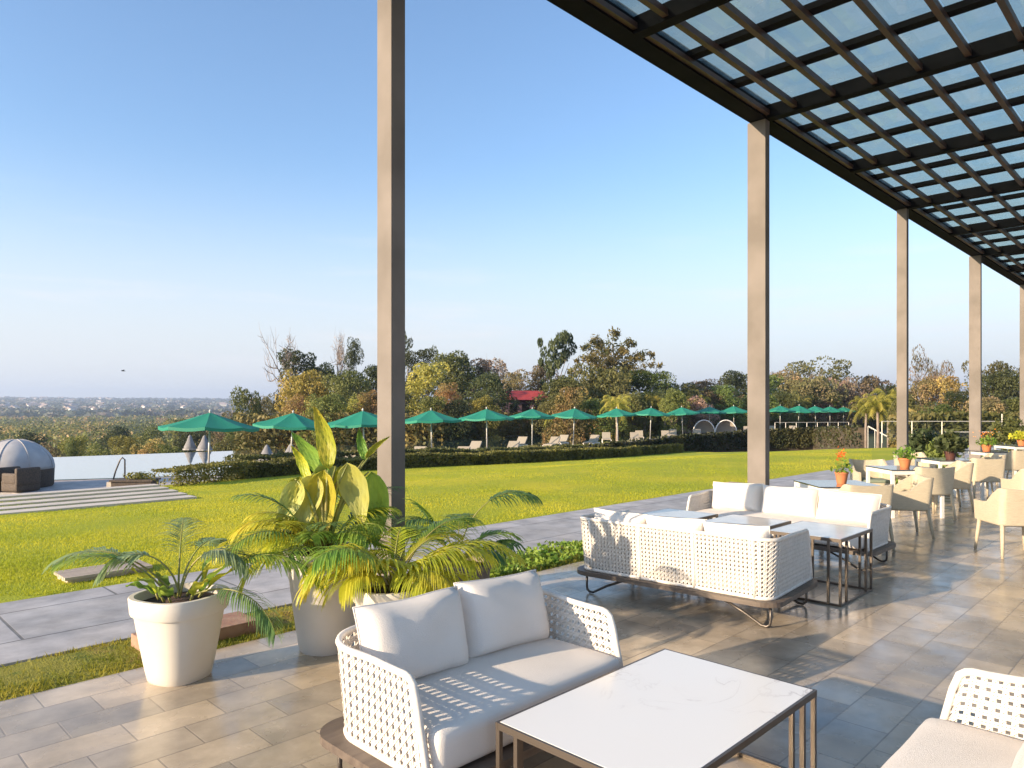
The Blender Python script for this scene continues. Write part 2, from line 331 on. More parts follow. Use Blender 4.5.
# ---------------------------------------------------------------- ground
def sm(a, b, x): x = max(0, min(1, (x-a)/(b-a))); return x*x*(3-2*x)
def lawn(X, Y):
    g = max(0, Y-7.55); g = 12.5*(1-math.exp(-g/12.5-(g/13)**3)); return -g*(.033+(max(0, min(X, 62))-7)*.0016)-.004+(.20*math.exp(-((X-22)/12)**2-((Y-13.5)/3.2)**2) if Y > 7.6 else 0)
def terr(X, Y):
    R, D = RD(X, Y); r = math.hypot(X, Y)
    if D < 1 or r < 5: return -1.6
    tt = R/D; a = 1-sm(-.40, -.22, tt) if D > 0 else 0
    z0 = -1.6-14*sm(200, 600, r)
    z1 = -1.6-9.5*sm(44, 62, D)-2*sm(60, 200, r)-3*sm(200, 700, r)
    z = z0*(1-a)+z1*a
    z += 50*sm(900, 4300, r)+6*sm(3000, 4300, r)*noise.noise(Vector((X/700, Y/700, 0)))
    if r > 300: z += 2.5*noise.noise(Vector((X/160, Y/160, 2)))
    return z
mb = MB(); NA, NR = 300, 78; rs = [3*(9500/3)**(i/(NR-1)) for i in range(NR)]
mb.v.append((0,0,-1.6))
for r in rs:
    for k in range(NA):
        a = 2*math.pi*k/NA; X, Y = r*math.cos(a), r*math.sin(a); mb.v.append((X, Y, terr(X, Y)))
for k in range(NA): mb.f.append((0, 1+k, 1+(k+1)%NA))
for i in range(NR-1):
    for k in range(NA): mb.f.append((1+i*NA+k, 1+(i+1)*NA+k, 1+(i+1)*NA+(k+1)%NA, 1+i*NA+(k+1)%NA))
tag(mb.build('terrain', M['terrain'], smooth=True), kind='structure')
FE, PN, PF = 5.02, 5.75, 7.55            # terrace edge, path near and far edge
tag(MB().box(-14, 46, -9, FE, -1.5, 0).build('terrace_floor', M['floor']), kind='structure')
tag(MB().box(-14, 46, PN, PF, -1.5, -.004).build('path', M['path']), kind='structure')
# verge strip, gently uneven
mb = MB(); nx = 240
for i in range(nx+1):
    for j in range(7):
        X = -14+60*i/nx; Y = FE+.002+(PN-FE-.004)*j/6
        mb.v.append((X, Y, -.012+(.012+.012*noise.noise(Vector((X*3, Y*3, 0)))*1.5)*(1 if 0 < j < 6 else -.6)))
mb.f = [(i*7+j, (i+1)*7+j, (i+1)*7+j+1, i*7+j+1) for i in range(nx) for j in range(6)]
tag(mb.build('verge', M['strip'], smooth=True), kind='structure')
# lawn outline through the hedge foot
HED = [(-200, 517, 0), (60, 494, 0), (160, 487.5, 0), (230, 480, 0), (300, 474, 0), (370, 470, 0), (430, 467, 0), (500, 464, 0), (560, 461, 0), (620, 457, 0), (680, 452.5, 0), (760, 449, 0), (820, 447.5, 0), (868, 447.5, 0), (905, 447.5, 0)]
def on_lawn(x, y):
    D = 8.
    while D < 90:
        p = PX(x, D)
        if CH-(y-HZ)*D/FPX <= lawn(p.x, p.y): break
        D += .05
    p = PX(x, D); return Vector((p.x, p.y, lawn(p.x, p.y)))
HP = [on_lawn(x, y) for x, y, _ in HED]
def hy(X):                                # far edge of lawn at X
    if X <= HP[0].x: return HP[0].y
    for a, b in zip(HP, HP[1:]):
        if a.x <= X <= b.x: return a.y+(b.y-a.y)*(X-a.x)/(b.x-a.x+1e-9)
    return HP[-1].y
mb = MB(); xs = [-14+i*.8 for i in range(int((HP[-1].x+14)/.8)+2)]; nj = 40
for X in xs:
    y1 = hy(X)+.5
    for j in range(nj+1):
        Y = PF+.002+(y1-PF)*j/nj; mb.v.append((X, Y, lawn(X, Y)+(.018*noise.noise(Vector((X*.7, Y*.7, 0))) if j else 0)))
mb.f = [(i*(nj+1)+j, (i+1)*(nj+1)+j, (i+1)*(nj+1)+j+1, i*(nj+1)+j+1) for i in range(len(xs)-1) for j in range(nj)]
tag(mb.build('lawn', M['lawn'], smooth=True), kind='structure')
DZ = -.95
def sheet(name, near, far, z0, z1, m, n=120):
    ra, rb = near[0][0], near[-1][0]; mb = MB(); nr = np.array(near); fr = np.array(far)
    for i in range(n+1):
        R = ra+(rb-ra)*i/n; d0 = np.interp(R, nr[:,0], nr[:,1]); d1 = max(d0+.05, np.interp(R, fr[:,0], fr[:,1]))
        for z in (z0, z1):
            for d in (d0, d1): mb.v.append(tuple(CR(R, d, z)))
    for i in range(n):
        a = i*4; b = a+4; mb.f += [(a+2, b+2, b+3, a+3), (a, a+2, a+3, a+1)] if i == 0 else [(a+2, b+2, b+3, a+3)]
        mb.f += [(a, b, b+2, a+2), (a+1, a+3, b+3, b+1)]
    return tag(mb.build(name, m), kind='structure')
nr_ = [(-60,22.3),(-14.5,22.3),(-11.8,21.6)]
for p in HP[2:]:
    R, D = RD(p.x, p.y)
    if R > nr_[-1][0]: nr_.append((R, D+(.75 if R < 1 else 1.5)))
sheet('pool_deck', nr_, [(-60,33.2),(-24,37.6),(-15,44.5),(-6,58),(5,75),(20,86),(32,92)], -1.7, DZ, M['deck'])
sheet('pool_water', [(-59.8,26.2),(-17,25.8),(-14,26.8),(-8,29.5),(-4,34),(1,43),(8,54),(18,66),(21,70)], [(-59.8,33.0),(-24,37.45),(-15,44.3),(-6,57.5),(5,69),(21,73)], DZ+.004, DZ+.03, M['water'])
rg = np.random.default_rng(4)
def blades(name, pts, h, wd, m, label, cat):
    n = len(pts); a = rg.uniform(0, 2*np.pi, n); d = np.stack([np.cos(a), np.sin(a), np.zeros(n)], 1)
    hh = h*rg.uniform(.5, 1.3, n)[:, None]; le = rg.normal(0, .5, (n, 3)); le[:, 2] = 1; le /= np.linalg.norm(le, axis=1)[:, None]
    p = np.array(pts); V = np.stack([p-d*wd/2, p+d*wd/2, p+le*hh], 1)
    return tag(quads(name, V, m, nper=3), label, cat, kind='stuff')
pts = []
while len(pts) < 150000:
    u = rg.random(); D = 6.5*(34/6.5)**u; R = rg.uniform(-.73, .5)*D; p = CR(R, D)
    if PF+.03 < p.y < hy(p.x) and p.x > -10: pts.append((p.x, p.y, lawn(p.x, p.y)-.005))
P_ = np.array(pts); blades('grass', pts, .034, .012, M['grass'], 'short yellow green lawn grass between path and hedge', 'grass')
pts = []
for i in range(42000):
    X = -1.5+30*rg.random()**1.8; Y = rg.uniform(FE+.02, PN-.02)
    if noise.noise(Vector((X*1.3, Y*2, 5))) > .12 and X < 4.5 and rg.random() < .75: continue
    pts.append((X, Y, -.01))
blades('verge_grass', pts, .04, .01, M['grassd'], 'patchy low grass in the narrow verge between terrace and path', 'grass')
# leafy ground cover in the verge to the right of the palms
def leafcloud(n, c, s, size, flat=0, seed=0, shell=.0):
    g = np.random.default_rng(seed); p = g.normal(size=(n, 3)); p /= np.linalg.norm(p, axis=1)[:, None]
    p *= (shell+(1-shell)*g.random((n, 1)))**(1/2.2); p = np.array(c)+p*np.array(s)
    return p, size*g.uniform(.6, 1.3, n)
def cards(P, sz, seed=0, asp=.55, upbias=.3):
    g = np.random.default_rng(seed); n = len(P)
    nn = g.normal(size=(n, 3)); nn[:, 2] += upbias; nn /= np.linalg.norm(nn, axis=1)[:, None]
    a = np.cross(nn, g.normal(size=(n, 3))); a /= np.linalg.norm(a, axis=1)[:, None]; b = np.cross(nn, a)
    s = np.asarray(sz)[:, None]
    return np.stack([P-a*s, P+b*s*asp, P+a*s, P-b*s*asp], 1)          # pointed leaf shape
pts = []
for i in range(9000):
    X = 4.9+rg.random()**1.3*26; Y = rg.uniform(FE+.05, PN-.03); k = .5+.5*noise.noise(Vector((X*1.8, Y*2.2, 8)))
    pts.append((X, Y, .01+rg.random()*.16*k))
tag(quads('ground_cover', cards(np.array(pts), rg.uniform(.02, .045, len(pts)), 3), NL['mg']), 'low leafy ground cover plants in the verge right of the palms', 'ground cover', kind='stuff')
# ---------------------------------------------------------------- pergola
PY, H = 5.10, 6.24
PXS = [ 3.70, 10.87, 18.03, 25.15, 32.3]
pg = thing('pergola', 'tall brown steel pergola with glazed grid roof along the terrace', 'pergola', (0,0,0))
for i, X in enumerate(PXS):
    wy = .30 if i % 2 else .21
    MB().rbox(X+.075, PY+wy/2, H/2, .15, wy, H, .004, 1).build('post', M['post'], pg)
for i, X in enumerate(PXS):
    wy = .30 if i % 2 else .21
    MB().box(X-.06, X+.21, PY-.06, PY+wy+.06, -.02, .012).build('base_plate', M['steel'], pg)
X0, X1, Y0 = -.1, 38, -6
MB().box(X0, X1, PY-.02, PY+.26, H, H+.27).build('edge_beam', M['steel'], pg)
MB().box(X0, X1, PY-.09, PY-.023, H+.03, H+.10).build('gutter_rail', M['rafter'], pg)
k = 0
xb = -14.15+4*3.582
while xb < X1:
    MB().box(xb-.085, xb+.085, Y0, PY-.023, H-.02, H+.19).build('cross_beam', M['steel'], pg)
    for j in (1, 2):
        xx = xb+j*1.194
        MB().box(xx-.08, xx+.08, Y0, PY-.023, H+.115, H+.192).build('purlin', M['steel'], pg)
    xb += 3.582
y = 4.62
while y > Y0:
    MB().box(X0, X1, y-.036, y+.036, H+.02, H+.105).build('rafter', M['rafter'], pg); y -= .572
xb = -14.15+4*3.582
while xb+3.5 < X1:
    for j in range(4):
        ya = PY-.025-j*2.75; MB().box(xb+.01, xb+3.57, ya-2.74, ya, H+.195, H+.21).build('glass_panel', M['glass'], pg)
    xb += 3.582
# ---------------------------------------------------------------- seating
def weave(mb, w_, d_, z0, hb, ha, p=.05, r=.16, slant=.07, hw=.0053, th=.005, open_side=None):
    """cane lattice on a U path: front-left -> back -> front-right; returns mapping"""
    hw = p*.118; L1 = d_-r; La = r*math.pi/2; L2 = w_-2*r; L = 2*L1+2*La+L2
    def path(s):
        if s < L1: return Vector((-w_/2, -d_/2+s)), Vector((-1, 0))
        s -= L1
        if s < La: a = s/r; return Vector((-w_/2+r-r*math.cos(a), d_/2-r+r*math.sin(a))), Vector((-math.cos(a), math.sin(a)))
        s -= La
        if s < L2: return Vector((-w_/2+r+s, d_/2)), Vector((0, 1))
        s -= L2
        if s < La: a = s/r; return Vector((w_/2-r+r*math.sin(a), d_/2-r+r*math.cos(a))), Vector((math.sin(a), math.cos(a)))
        s -= La
        return Vector((w_/2, d_/2-r-s)), Vector((1, 0))
    rc = .09
    def P(u, v, off=0):                    # u in 0..L, v in 0..1
        u = max(0, min(L, u)); e = min(u, L-u)
        h = ha+(hb-ha)*sm(.1, d_+.1, e)
        if e < rc: h = h-rc+math.sqrt(max(0, rc*rc-(rc-e)**2))
        s = u; q = slant*v*max(0, 1-e/.45)
        s = u+q if u < L/2 else u-q
        pt, n = path(s); z = z0+v*(h-z0)
        lean = .04*v*sm(.3, d_, e)
        return Vector((pt.x+n.x*(off+lean), pt.y+n.y*(off+lean), z))
    Hn = hb-z0; nu = max(3, round(L/p)); nv = max(2, round(Hn/p)); pu = L/nu; 
    def strand(f, n, off, wu, wv):          # f(t)->(u,v); half widths
        vs = []; 
        for i in range(n+1):
            u, v = f(i/n)
            for (a, o) in ((-1, off-th/2), (1, off-th/2), (1, off+th/2), (-1, off+th/2)):
                vs.append(P(u+a*wu, v+a*wv, o))
        fs = []
        for i in range(n):
            for k in range(4): fs.append((i*4+k, i*4+(k+1)%4, (i+1)*4+(k+1)%4, (i+1)*4+k))
        mb.add(vs, fs)
    dv = 1/nv; o2 = .17
    for j in range(nv):
        for sgn in (-o2, o2):
            v = (j+sgn)*dv
            if 0 < v < 1: strand(lambda t, v=v: (L*t, v), nu, 0, 0, hw/Hn)
    for i in range(1, nu):
        for sgn in (-o2, o2):
            u = (i+sgn)*pu; strand(lambda t, u=u: (u, t), max(4, nv//2), .004, hw, 0)
    for k in range(-nv, nu):
        for sg in (0, 1):
            u0, u1 = (k+.5)*pu, (k+.5+nv)*pu
            t0 = max(0, -u0/(u1-u0)); t1 = min(1, (L-u0)/(u1-u0))
            if t1-t0 < .02: continue
            n = max(1, round((t1-t0)*nv))
            strand((lambda t: (u0+(u1-u0)*(t0+(t1-t0)*t), t0+(t1-t0)*t)) if sg else (lambda t: (u0+(u1-u0)*(t0+(t1-t0)*t), 1-(t0+(t1-t0)*t))), n, -.004 if sg else .008, hw*.8, 0)
    return P, L
def pillow(w_, h_, t_, seed, n=14):
    mb = MB(); vs = []
    for side in (1, -1):
        for i in range(n+1):
            for j in range(n+1):
                u, v = -1+2*i/n, -1+2*j/n; u = math.copysign(abs(u)**.8, u); v = math.copysign(abs(v)**.8, v)
                e = ((1-abs(u)**4)*(1-abs(v)**4))**.42
                px = u*w_/2*(1-.05*(1-v*v)); pz = v*h_/2*(1-.05*(1-u*u))
                ww = noise.noise(Vector((px*5, pz*5, seed*3.7)))*.024+noise.noise(Vector((px*13, pz*7, seed)))*.011+abs(noise.noise(Vector((px*4+pz*9, pz*3-px*7, seed*2))))*-.016
                vs.append(Vector((px, side*(e*t_/2+ww*e), pz+noise.noise(Vector((px*3, seed, 0)))*.012*(v > 0))))
    m = (n+1)*(n+1)
    fs = [(i*(n+1)+j, i*(n+1)+j+1, (i+1)*(n+1)+j+1, (i+1)*(n+1)+j) for i in range(n) for j in range(n)]
    fs += [tuple(m+q for q in f[::-1]) for f in fs]
    mb.add(vs, fs); 
    return mb
SOFAS = {}
def sofa(w_, d_, ncush, label, loc, rz, hb=.70, ha=.62, pads=True, seed=1, nposts=0, p=.05, pillow_h=.42, r=.16):
    t = thing('cane_sofa', label, 'sofa', loc, rz, 'white cane sofas on the terrace')
    mb = MB(); P, L = weave(mb, w_, d_, .235, hb, ha, p, r); mb.build('woven_shell', M['rattan'], t)
    fr = MB()
    n = 90
    pts = [P(0, v/8) for v in range(0, 9)]+[P(L*i/n, 1) for i in range(1, n)]+[P(L, 1-v/8) for v in range(0, 9)]
    fr.tube(pts, .016, 8); fr.tube([P(L*i/n, 0) for i in range(n+1)], .016, 8)
    for k in range(nposts):
        u = L/2+(k-(nposts-1)/2)*((w_-.24)/(max(1, nposts-1))); fr.tube([P(u, v/4, .004) for v in range(5)], .014, 6)
    fr.build('shell_frame', M['rattan'], t, smooth=True)
    # platform
    def rr(a, b, r, n=8):
        o = []
        for cx, cy, a0 in ((a-r, b-r, 0), (-a+r, b-r, 90), (-a+r, -b+r, 180), (a-r, -b+r, 270)):
            for i in range(n+1): an = rad(a0+90*i/n); o.append((cx+r*math.cos(an), cy+r*math.sin(an)))
        return o
    MB().poly(rr(w_/2+.075, d_/2+.07, .16), .185, .222).build('platform', M['platform'], t)
    for sx in (-1, 1):
        for sy in (-1, 1):
            x, y = sx*(w_/2-.02), sy*(d_/2-.06); q = min(.42, w_*.3)
            pts = [(x, y, .185), (x, y, .06), (x-sx*.006, y, .03), (x-sx*.03, y, .012), (x-sx*.07, y, .014), (x-sx*.5*q, y, .09), (x-sx*q, y, .18)]
            MB().tube(pts, .011, 8).build('leg', M['legmetal'], t, smooth=True)
    iw, idp = w_-.07, d_-.05
    MB().rbox(0, -.045, .325, iw, idp, .19, .045, 10, crown=.025, wr=.004).build('seat_cushion', M['fabric'], t, smooth=True)
    cw = (iw-.04)/ncush
    for k in range(ncush):
        mb = pillow(min(cw*1.0, .70), pillow_h, .23, seed+k); o = mb.build('back_cushion', M['fabric'], t, smooth=True)
        o.location = (-iw/2+.02+cw*(k+.5), d_/2-.175, .41+pillow_h/2-.01); pp = []
        for i in range(49):
            a = i/48*4; e_, f_ = int(a) % 4, a-int(a)
            u, v = [(-1+2*f_, -1), (1, -1+2*f_), (1-2*f_, 1), (-1, 1-2*f_)][e_]
            W_, H_ = min(cw*1.0, .70), pillow_h; px = u*W_/2*(1-.05*(1-v*v)); pz = v*H_/2*(1-.05*(1-u*u))
            pp.append((px, 0, pz+noise.noise(Vector((px*3, seed+k, 0)))*.012*(v > 0)))
        MB().tube(pp, .0045, 5).build('piping', M['fabric'], o, smooth=True)
        o.rotation_euler = (rad(-15), rad(2*math.sin(seed*3+k*5)), rad(4*math.sin(seed*5+k*7)))
    return t
s1 = sofa(1.30, .72, 2, 'white cane loveseat in the foreground beside the big marble table', (2.42, 2.56, 0), 0, hb=.64, seed=1, p=.045, pillow_h=.39, r=.21)
s4 = sofa(1.30, .72, 2, 'white cane loveseat cut off at the bottom right corner', (2.76, .50, 0), rad(180), hb=.67, seed=5, p=.045)
s2 = sofa(1.73, .95, 3, 'long white cane sofa turned with its back to the viewer', (5.67, 3.33, 0), rad(94.5), hb=.69, ha=.66, seed=9, nposts=4, p=.034, pillow_h=.37, r=.10)
s3 = sofa(2.10, .74, 3, 'long white cane sofa facing the viewer behind the row of low tables', (8.15, 3.62, 0), rad(-90), hb=.62, ha=.60, seed=14, nposts=3, p=.036, pillow_h=.36)
def low_table(wx, wy, h, label, loc, top, ix=.12, iy=.10):
    t = thing('marble_table', label, 'coffee table', loc, 0, 'low bronze framed tables')
    MB().rbox(0, 0, h-.008, wx-.024, wy-.024, .018, .002, 1).build('tabletop', top, t)
    g = .022; f = MB(); hx, hy_ = wx/2, wy/2
    f.box(-hx, hx, -hy_, -hy_+g*.5, h-.028, h).box(-hx, hx, hy_-g*.5, hy_, h-.028, h)
    f.box(-hx, -hx+g*.5, -hy_+g*.5+.001, hy_-g*.5-.001, h-.028, h).box(hx-g*.5, hx, -hy_+g*.5+.001, hy_-g*.5-.001, h-.028, h)
    f.build('top_frame', M['bronze'], t)
    r = MB()
    r.box(-hx+g, hx-g, -hy_, -hy_+.018, 0.001, .02).box(-hx+g, hx-g, hy_-.018, hy_, 0.001, .02)
    r.box(-hx, -hx+.018, -hy_+g, hy_-g, 0.001, .02).box(hx-.018, hx, -hy_+g, hy_-g, 0.001, .02)
    r.build('floor_runner', M['bronze'], t)
    for sx in (-1, 1):
        for sy in (-1, 1):
            for dx, dy in ((0, 0), (ix, 0), (0, iy)):
                x, y = sx*(hx-g/2-dx), sy*(hy_-g/2-dy); z0 = .0 if dx == dy == 0 else .021
                MB().box(x-g/2+.001, x+g/2-.001, y-g/2+.001, y+g/2-.001, z0, h-.0285).build('leg', M['bronze'], t)
    return t
low_table(1.25, .80, .42, 'large low table with white marble top in the foreground', (2.665, 1.70, 0), M['marble'])
blue = mat('pale_stone_top', (.50,.50,.50), .15, spec=.6, var=(.60,.59,.58), vscale=4)
low_table(.78, .66, .575, 'taller marble topped side table with its legs in view right of the long sofa', (6.70, 2.62, 0), blue, .14, .10)
low_table(.70, .64, .56, 'middle one of three low tables between the two long sofas', (6.75, 3.38, 0), blue)
low_table(.72, .62, .56, 'low table nearest the lawn between the two long sofas', (6.65, 4.12, 0), blue)
# dining set: axes turned with the viewpoint diagonal
def dining_table(label, R, D, s=.82):
    c = CR(R+s/2, D+s/2); t = thing('dining_table', label, 'table', c, TH-rad(90), 'square dining tables')
    MB().rbox(0, 0, .731, s, s, .018, .004, 1).build('tabletop', M['dtop'], t)
    h = s/2; a = MB(); a.box(-h+.01, h-.01, -h+.01, -h+.035, .665, .7215).box(-h+.01, h-.01, h-.035, h-.01, .665, .7215).box(-h+.01, -h+.035, -h+.036, h-.036, .665, .7215).box(h-.035, h-.01, -h+.036, h-.036, .665, .7215)
    a.build('apron', M['white'], t)
    for sx in (-1, 1):
        for sy in (-1, 1): MB().box(sx*(h-.03)-.022, sx*(h-.03)+.022, sy*(h-.03)-.022, sy*(h-.03)+.022, 0, .664).build('leg', M['white'], t)
    return t
TB = [(3.70, 8.65), (5.80, 11.0), (7.66, 12.9), (10.08, 15.35), (12.3, 17.6)]
TL = ['square dining table with a flowering terracotta pot, nearest the sofas', 'square dining table with a leafy terracotta pot, second from the sofas', 'square dining table carrying the dark bushy plant, third from the sofas', 'square dining table with red flowers, fourth from the sofas', 'square dining table farthest along the terrace']
for (R, D), l in zip(TB, TL): dining_table(l, R, D)
def chair_proto():
    t = thing('wicker_chair', '-', 'chair', (0,0,0), 0, 'beige wicker dining armchairs')
    # faces +y, back at y=0; width .56, depth .54
    w2, d_ = .28, .54
    def shell(o):
        vs = []; 
        prof = []
        for i in range(0, 6): prof.append((-w2-.0+.0*i, d_-i*(d_-.07)/5))
        for i in range(1, 5): a = rad(90*i/5); prof.append((-w2+.07-.07*math.cos(a), .07-.07*math.sin(a)))
        for i in range(0, 7): prof.append((-w2+.07+(2*w2-.14)*i/6, 0))
        for i in range(1, 5): a = rad(90*i/5); prof.append((w2-.07+.07*math.sin(a), .07-.07*math.cos(a)))
        for i in range(0, 6): prof.append((w2, .07+i*(d_-.07)/5))
        return prof
    pr = shell(0); n = len(pr); mb = MB(); vs = []
    for off in (0, .03):
        for (x, y) in pr:
            c = Vector((x, y)); k = 1-off/.28; xx = x*k; yy = y+off*(1 if y < .07 else 0)
            top = .60+.19*(1-sm(.03, .30, y)); top -= .02*(1-(x/w2)**2)*(y < .05)
            lean = .05 if y < .1 else 0
            for q in range(5):
                f = q/4; z = .37+(top-.37)*f; flare = 1+.05*f
                vs.append((xx*flare, yy-lean*f*(1-sm(0, .2, y)), z))
    fs = []
    for i in range(n-1):
        for q in range(4): 
            a = i*5+q; fs.append((a, a+5, a+6, a+1)); b = n*5+a; fs.append((b, b+1, b+6, b+5))
        fs.append((i*5+4, (i+1)*5+4, n*5+(i+1)*5+4, n*5+i*5+4)); fs.append((i*5, n*5+i*5, n*5+(i+1)*5, (i+1)*5))
    for i in (0, n-1):
        for q in range(4): a = i*5+q; fs.append((a, a+1, n*5+a+1, n*5+a))
    mb.add(vs, fs); mb.build('shell', M['wicker'], t, angle=40)
    MB().rbox(0, .28, .385, 2*w2-.065, d_-.06, .07, .015, 3).build('seat', M['wicker'], t, smooth=True)
    MB().rbox(0, .28, .445, 2*w2-.08, d_-.09, .05, .02, 4, crown=.01).build('seat_pad', M['greenseat'], t, smooth=True)
    for sx in (-1, 1):
        for y0, y1 in ((.03, -.03), (d_-.04, d_+.0)):
            MB().tube([(sx*(w2-.035), y0, .38), (sx*(w2-.005), y1, 0)], [.024, .016], 8).build('leg', M['wicker'], t, smooth=True)
    return t
ch0 = chair_proto()
CHAIRS = [ # R, D of back centre, facing (deg, 0 = away from viewer, + = turned left), label
 (4.22, 8.50, 0, 'wicker armchair with its back to the viewer at the table nearest the sofas'),
 (5.45, 9.55, 80, 'wicker armchair side-on at the right of the table nearest the sofas'),
 (6.45, 10.95, 0, 'wicker armchair with sunlit back at the second table from the sofas'),
 (7.55, 12.0, 78, 'wicker armchair side-on at the right of the second table from the sofas'),
 (8.52, 12.85, -4, 'wicker armchair with its back to the viewer at the table with the dark bushy plant'),
 (9.45, 14.0, 80, 'wicker armchair side-on at the right of the table with the dark bushy plant'),
 (8.0, 14.55, 176, 'wicker armchair facing the viewer behind the table with the dark bushy plant'),
 (10.85, 15.2, -3, 'wicker armchair with its back to the viewer at the fourth table from the sofas'),
 (6.2, 12.6, 172, 'wicker armchair facing the viewer behind the second table from the sofas'),
 (12.0, 16.4, 80, 'wicker armchair side-on at the right of the fourth table from the sofas'),
 (5.76, 8.05, -6, 'large cropped wicker armchair alone at the right edge, nearest the viewer'),
 (7.82, 10.6, -5, 'cropped wicker armchair at the right edge, just behind the nearest one'),
]
CH_H = 1.7
for i, (R, D, a, l) in enumerate(CHAIRS):
    rz = TH-rad(90)+rad(a); p = CR(R, D)
    if i == 0: ch0.location = p; ch0.rotation_euler.z = rz; ch0['label'] = l
    else: dup(ch0, p, rz, l)
# ---------------------------------------------------------------- plants
def ribbon(mb, pts, ws, up=Vector((0,0,1)), fold=.0):
    n = len(pts); vs = []
    for i, p in enumerate(pts):
        t = (pts[min(i+1, n-1)]-pts[max(0, i-1)]).normalized(); a = t.cross(up); a = a.normalized() if a.length > .02 else t.orthogonal().normalized(); nn = a.cross(t)
        vs += [p-a*ws[i]+nn*ws[i]*fold, p, p+a*ws[i]+nn*ws[i]*fold]
    mb.add(vs, [f for i in range(n-1) for f in ((i*3, i*3+1, i*3+4, i*3+3), (i*3+1, i*3+2, i*3+5, i*3+4))])
def arc(p0, az, el, L, droop, n=10):
    d = Vector((math.cos(az)*math.cos(el), math.sin(az)*math.cos(el), math.sin(el))); pts = [Vector(p0)]; e = el
    for i in range(n):
        e -= droop/n*(.4+1.2*i/n); pts.append(pts[-1]+Vector((math.cos(az)*math.cos(e), math.sin(az)*math.cos(e), math.sin(e)))*L/n)
    return pts
def frond(parent, p0, az, el, L, droop, mt, nl=26, ll=.2, lw=.008, bare=.35, seed=0, hang=.5, sm_='stem'):
    g = random.Random(seed); nl = int(nl*1.25); lw *= .72; hang *= .72; droop *= .88; ll *= .95; pts = arc(p0, az, el, L, droop, 14)
    st = MB(); st.tube(pts, [.008*(1-.8*i/14) for i in range(15)], 5)
    mb = MB()
    for k in range(nl):
        f = bare+(1-bare)*k/(nl-1); x = f*14; i = min(13, int(x)); p = pts[i].lerp(pts[i+1], x-i)
        t = (pts[i+1]-pts[i]).normalized(); sd = t.cross(Vector((0,0,1))); sd = sd.normalized() if sd.length > .02 else Vector((1,0,0))
        q = (f-bare)/(1-bare); le = ll*(.45+.9*math.sin(math.pi*min(1, q*.8+.15)))*g.uniform(.85, 1.15)
        for sgn in (-1, 1):
            d = (sd*sgn+t*(.45+.8*q)+Vector((0,0,.25))*g.uniform(.2, 1.2)).normalized(); lp = [p]; 
            for s_ in range(4):
                d = (d+Vector((0,0,-hang*(.25+.25*s_)))*g.uniform(.7, 1.3)).normalized(); lp.append(lp[-1]+d*le/4)
            ribbon(mb, lp, [lw*.5, lw, lw*.95, lw*.6, .0008], fold=.25)
    fo = st.build('frond', M[sm_], parent, smooth=True); mb.build('leaflets', mt, fo)
    return fo
def leaf(parent, p0, az, el, Ls, L, wmax, droop, mt, seed=0, fold=.35, name='leaf', endpts=None):
    """stalk Ls long then a broad blade"""
    g = random.Random(seed); pts = arc(p0, az, el, Ls+L, droop, 18); ns = max(1, round(18*Ls/(Ls+L)))
    mb = MB(); bl = pts[ns:]; n = len(bl)-1; vs = []; fs = []
    NC = 7
    for i, p in enumerate(bl):
        t = (bl[min(i+1, n)]-bl[max(0, i-1)]).normalized(); a = t.cross(Vector((0,0,1))); a = a.normalized() if a.length > .02 else t.orthogonal().normalized(); nn = a.cross(t)
        q = i/n; wv = wmax*(math.sin(math.pi*min(1, q**.7))**.75)+.001
        for j in range(NC):
            u = -1+2*j/(NC-1); rip = .012*math.sin(q*14+seed)*abs(u)
            vs.append(p+a*u*wv+nn*(abs(u)*wv*fold+rip+.004*math.cos(j*3.1)))
    for i in range(n):
        for j in range(NC-1): a = i*NC+j; fs.append((a, a+1, a+NC+1, a+NC))
    mb.add(vs, fs)
    o = mb.build(name, mt, parent, smooth=True)
    if Ls > .02: MB().tube(pts[:ns+1], [.008]*ns+[.005], 6).build('stalk', M['stem'], o, smooth=True)
    return o
def fan(parent, p0, az, el, Ls, r, mt, seed=0, n=26, droop=.6, spread=150):
    g = random.Random(seed); pts = arc(p0, az, el, Ls, droop*.6, 10); hub = pts[-1]; t = (pts[-1]-pts[-2]).normalized()
    a = t.cross(Vector((0,0,1))).normalized(); st = MB(); st.tube(pts, .006, 5); mb = MB()
    for k in range(n):
        an = rad(-spread+2*spread*k/(n-1)); d = (t*math.cos(an)+a*math.sin(an)+Vector((0,0,.15))).normalized(); lp = [hub]
        L = r*(.75+.25*math.cos(an))*g.uniform(.92, 1.05)
        for s_ in range(5):
            d = (d+Vector((0,0,-.10-.11*s_))*droop*1.3).normalized(); lp.append(lp[-1]+d*L/5)
        ribbon(mb, lp, [.004, r*.045, r*.05, r*.04, r*.02, .001], fold=.4)
    fo = st.build('fan_leaf', M['stem'], parent, smooth=True); mb.build('leaf_blades', mt, fo); return fo
def pot(parent, h, r1, r0, mt, lip=.12, pw=2.0, rot=0, liph=.02):
    pr = [(r0*.96, 0), (r0, .01)]
    hl = h-lip
    for i in range(1, 7): f = i/6; pr.append((r0+(r1-liph-r0)*f**.9, .01+(hl-.01)*f))
    pr += [(r1-liph*.2, hl+.004), (r1, hl+.014), (r1+.008, h-.008), (r1+.004, h), (r1-.022, h), (r1-.028, h-.01), (r1-.03, h-.07)]
    MB().lathe(pr, 56, pw, rot).build('pot', mt, parent, angle=35)
    mb = MB(); mb.lathe([(.001, h-.05), (r1-.031, h-.055), (r1-.031, h-.068)][::-1], 32, pw, rot); mb.build('soil', M['soil'], parent, smooth=True)
def bloc(x, y, z=0): D = FPX*(CH_H-z)/(y-HZ); return PX(x, D)
VL = TH+rad(90)   # azimuth pointing left in view;  VR = TH-90 right;  TH away
VR = TH-rad(90)
